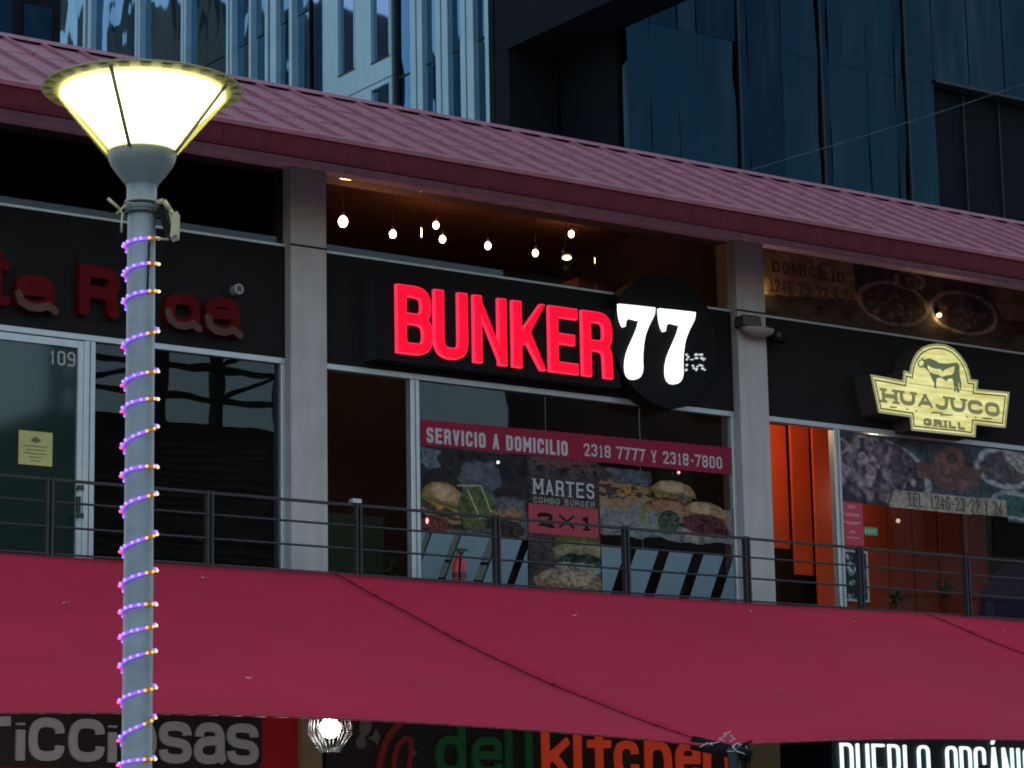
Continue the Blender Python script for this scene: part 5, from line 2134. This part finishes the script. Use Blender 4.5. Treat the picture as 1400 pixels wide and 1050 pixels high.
# cladding with punched windows
tp_box("edge_fin", 425, 427, TX - .1, TX + .5, Z0, Z1, M_DBLACK)
yA, yB = at_x(427), at_x(535)
wy = (at_x(462), at_x(485))
wy2 = (at_x(507), at_x(533))
w1b = tz(473, 101)
w2b = tz(520, 83)
w3t = tz(520, 118)
bm = bmesh.new()
for (y1, y0, za, zb) in ((yA, wy[0], Z0, Z1), (wy[1], wy2[0], Z0, Z1), (wy2[1], yB, Z0, Z1), (wy[0], wy[1], w1b - 3.0, w1b), (wy[0], wy[1], Z0, w1b - 9),
                         (wy2[0], wy2[1], w3t, w2b), (wy2[0], wy2[1], Z0, w3t - 5)):
    box(bm, TX, TX + .45, y0, y1, za, zb)
mk("cladding", bm, M_TWHITE, tw)
for (y1, y0, za, zb) in ((wy[0], wy[1], w1b, Z1), (wy[0], wy[1], w1b - 9, w1b - 3), (wy2[0], wy2[1], w2b, Z1), (wy2[0], wy2[1], w3t - 5, w3t)):
    o = mk("window", bx(TX + .16, TX + .2, y0, y1, za, zb), MATS.get("tower_window") or mirror_glass("tower_window", (.19, .27, .42), .02, .2), tw)
    mk("window_frame", bx(TX - .02, TX + .22, y0, y0 + .07, za, zb), M_TMULL, o)
    mk("window_sill", bx(TX - .03, TX + .2, y0, y1, za, za + .07), M_JOINT, o)
for dz in (-1.1, -4.2):
    mk("cladding_joint", bx(TX - .004, TX + .01, yB, yA, w1b + dz, w1b + dz + .05), M_JOINT, tw)
tp_box("cladding_strip", 427, 441, TX - .02, TX + .0, Z0, Z1, mirror_glass("tower_strip", (.16, .26, .40), .05, .2))
# right glazed part with broad white mullions
tp_box("mullion_recess", 535, 538, TX + .1, TX + .5, Z0, Z1, M_JOINT)
for a, b in ((538, 560.5), (577, 595.5), (612, 629), (647, 663)):
    z = Z0
    while z < Z1:
        y1, y0 = at_x(a), at_x(b)
        mk("window", bx(TX + .26, TX + .30, y0, y1, z, z + 3.52), r.choice([M_TGLASS, M_TGLASS2, M_TGLASS2]), tw)
        mk("spandrel_bar", bx(TX + .22, TX + .31, y0, y1, z + 3.52, z + 3.60), M_JOINT, tw)
        z += 3.6
for a, b in ((560.5, 568), (570, 577), (595.5, 602), (604, 612), (629, 636), (638, 647), (663, 669), (671, 674), (675, 679.5)):
    tp_box("mullion", a, b, TX, TX + .5, Z0, Z1, M_TWHITE)
for a, b in ((568, 570), (602, 604), (636, 638), (669, 671), (674, 675)):
    tp_box("mullion_recess", a, b, TX + .1, TX + .5, Z0, Z1, M_TMULL)

# ================================================================ dark glass tower on the right
dt = root("dark_glass_tower", "near black glass tower with wavy reflections at the upper right", "building", (60, 70, 0))


def ax(px, py=113, y=70):
    return at(px, py, y).x


xs_ = [860, 892, 930, 957, 1012, 1026, 1072, 1124, 1136, 1188, 1226, 1240, 1279]
X0d = ax(860)
mk("tower_body", bx(X0d + .1, 110, 70.8, 77.6, 0, 70), M_DBLACK, dt)
for a, b in zip(xs_, xs_[1:]):
    z = 26.0
    w_ = b - a
    while z < 50:
        xa_, xb_ = ax(a), ax(b)
        bm = bmesh.new()
        t1, t2 = r.uniform(-.02, .02), r.uniform(-.02, .02)
        NYY = 24
        va = []
        for j in range(NYY + 1):
            zz = z + 5.99 * j / NYY
            wv = .02 * math.sin(zz * 1.3 + a) + .006 * math.sin(zz * 3.1 + a * .7)
            va.append((bm.verts.new((xa_ + .015, 70.1 + t1 + wv, zz)), bm.verts.new((xb_ - .015, 70.1 + t2 - wv, zz))))
        for j in range(NYY):
            bm.faces.new((va[j][0], va[j][1], va[j + 1][1], va[j + 1][0]))
        mk("window", bm, M_DGLASS2 if w_ < 20 or r.random() < .25 else M_DGLASS, dt, smooth=True)
        z += 6.0
for p in (1012, 1124, 1240):
    mk("mullion", bx(ax(p) - .04, ax(p) + .04, 69.98, 70.4, 26, 50), M_JOINT, dt)
zrec = at(1283, 113, 70).z
xr0, xr1 = ax(1279), ax(1420)
for k in range(4):
    xa_ = xr0 + (xr1 + 2 - xr0) * k / 4
    xb_ = xr0 + (xr1 + 2 - xr0) * (k + 1) / 4
    mk("window", bx(xa_ + .03, xb_ - .03, 70.1, 70.14, zrec + .12, 50), M_DGLASS, dt)
    mk("recess_fin", bx(xa_, xa_ + .05, 70.5, 70.6, 20, zrec), M_JOINT, dt)
mk("recess_head", bx(xr0, xr1 + 3, 69.95, 70.5, zrec, zrec + .11), M_JOINT, dt)
mk("recess_back", bx(xr0, xr1 + 3, 70.6, 70.7, 20, zrec), M_DBLACK, dt)
mk("side_wall", bx(52.78, X0d - .02, 74.9, 75.2, 0, 70), M_DBLACK, dt)
mk("corner_strip", bx(X0d - .04, X0d + .0, 70.02, 70.3, 26, 31.55), MATS["dark_tower_glass"], dt)
zo = at(857, 38, 70).z
mk("overhang", bx(52.78, X0d - .07, 62, 74.8, zo, zo + 30), M_DBLACK, dt)
mk("rear_block", bx(52.78, X0d - .07, 74.0, 74.85, 0, zo - .02), M_DBLACK, dt)

# power line crossing in front of the dark tower
bm = bmesh.new()
A_, B_ = at(850, 281, 50), at(1420, 108, 50)
pr = None
for k in range(13):
    u = k / 12
    q = A_.lerp(B_, u) + Vector((0, 0, -.35 * 4 * u * (1 - u) * .3))
    if pr:
        cyl(bm, pr, q, .007, seg=5)
    pr = q
E2 = B_ + (B_ - A_) * 2
cyl(bm, pr, E2, .010, seg=5)
o = mk("overhead_wire", bm, mat("wire_grey", (.05, .07, .085), .6))
tag(o, "thin overhead wire rising to the right in front of the dark tower", "wire")

# dark block at the upper left
db = root("dark_office_block", "near black office block beyond the roof at the upper left corner", "building", (70, 190, 0))
xw = at(82, 40, 190).x
mk("block_body", bx(40, xw + 1.6, 190, 215, 0, 110), M_DBLACK, db)
for k in range(6):
    for j in range(5):
        mk("window", bx(xw - 3.2 - k * 3.4, xw - .8 - k * 3.4, 189.9, 189.96, 64 + 3.6 * j, 66.8 + 3.6 * j), M_DGLASS2, db)

# ================================================================ across the street (seen in the shop glass)
YO = -15.0
ob = root("brick_house", "dark brick building across the street, mirrored low in the left shop window", "building", (32, YO, 0))
mk("brick_wall", bx(29.5, 37.4, YO - 14, YO, 0, 14.55), M_BRICK, ob)
bm = bmesh.new()
for k in range(70):
    box(bm, 29.5, 37.4, YO + .0, YO + .02, .1 + k * .2, .22 + k * .2)
o = mk("brick_course", bm, mat("brick_face", (.15, .10, .085), .9, var=.5, vscale=9), ob)
o["kind"] = "stuff"
fr = root("steel_frame", "dark steel roof frame on the brick building across the street", "frame", (34, YO, 14.55))
for px in (222, 262, 330):
    pass
fx = [29.9, 30.6, 32.9, 34.6, 36.6]
for x in fx:
    mk("post", bx(x - .16, x + .16, YO - .5, YO - .2, 14.56, 17.4), M_DARKMETAL, fr)
for z in (15.3, 16.1, 17.2):
    mk("beam", bx(29.8, 36.7, YO - .45, YO - .25, z - .07, z + .07), M_DARKMETAL, fr)
for a, b in ((29.9, 32.9), (34.6, 36.6)):
    bm = bmesh.new()
    cyl(bm, (a, YO - .35, 15.3), (b, YO - .35, 16.1), .06, seg=6)
    cyl(bm, (a, YO - .35, 16.1), (b, YO - .35, 17.2), .06, seg=6)
    mk("brace", bm, M_DARKMETAL, fr)
ob2 = root("apartment_block", "dark flat roofed block across the street, mirrored in the middle and right shop windows", "building", (60, YO, 0))
mk("wall", bx(48.0, 90, YO - 6, YO - 2, 0, 24), mat("block_wall", (.06, .06, .06), .9, var=.3), ob2)
for k in range(12):
    for j in range(6):
        mk("window", bx(49 + k * 3.2, 50.8 + k * 3.2, YO - 2, YO - 1.96, 3 + j * 3.4, 5 + j * 3.4), M_BLACK, ob2)
# low block mirrored in the tower glass
ob3 = root("low_office_block", "stepped dark office block mirrored in the pale tower glass", "building", (-10, 150, 0))
tbm = mat("block_grey", (.045, .07, .075), .8, var=.2, vscale=.3)


def refl(px, py, xd):
    """place a point so that it shows in the tower face: mirror about X=TX+.3"""
    d = fw + rt * ((px - 700) / F_PX) - up * ((py - 525) / F_PX)
    xv = 2 * (TX + .3) - xd
    p = EYE + d * (xv / d.x)
    return Vector((xd, p.y, p.z))


prev_px = 96
for pb, top in ((130, 40), (165, 44), (210, 22), (248, 8), (300, 60), (335, 20), (362, 80), (420, 30)):
    a_, b_2 = refl(prev_px, top, 0), refl(pb, top, 0)
    mk("wall", bx(-12, 0 - .02 * (pb % 7), b_2.y, a_.y, 0, a_.z), tbm, ob3)
    prev_px = pb + 1
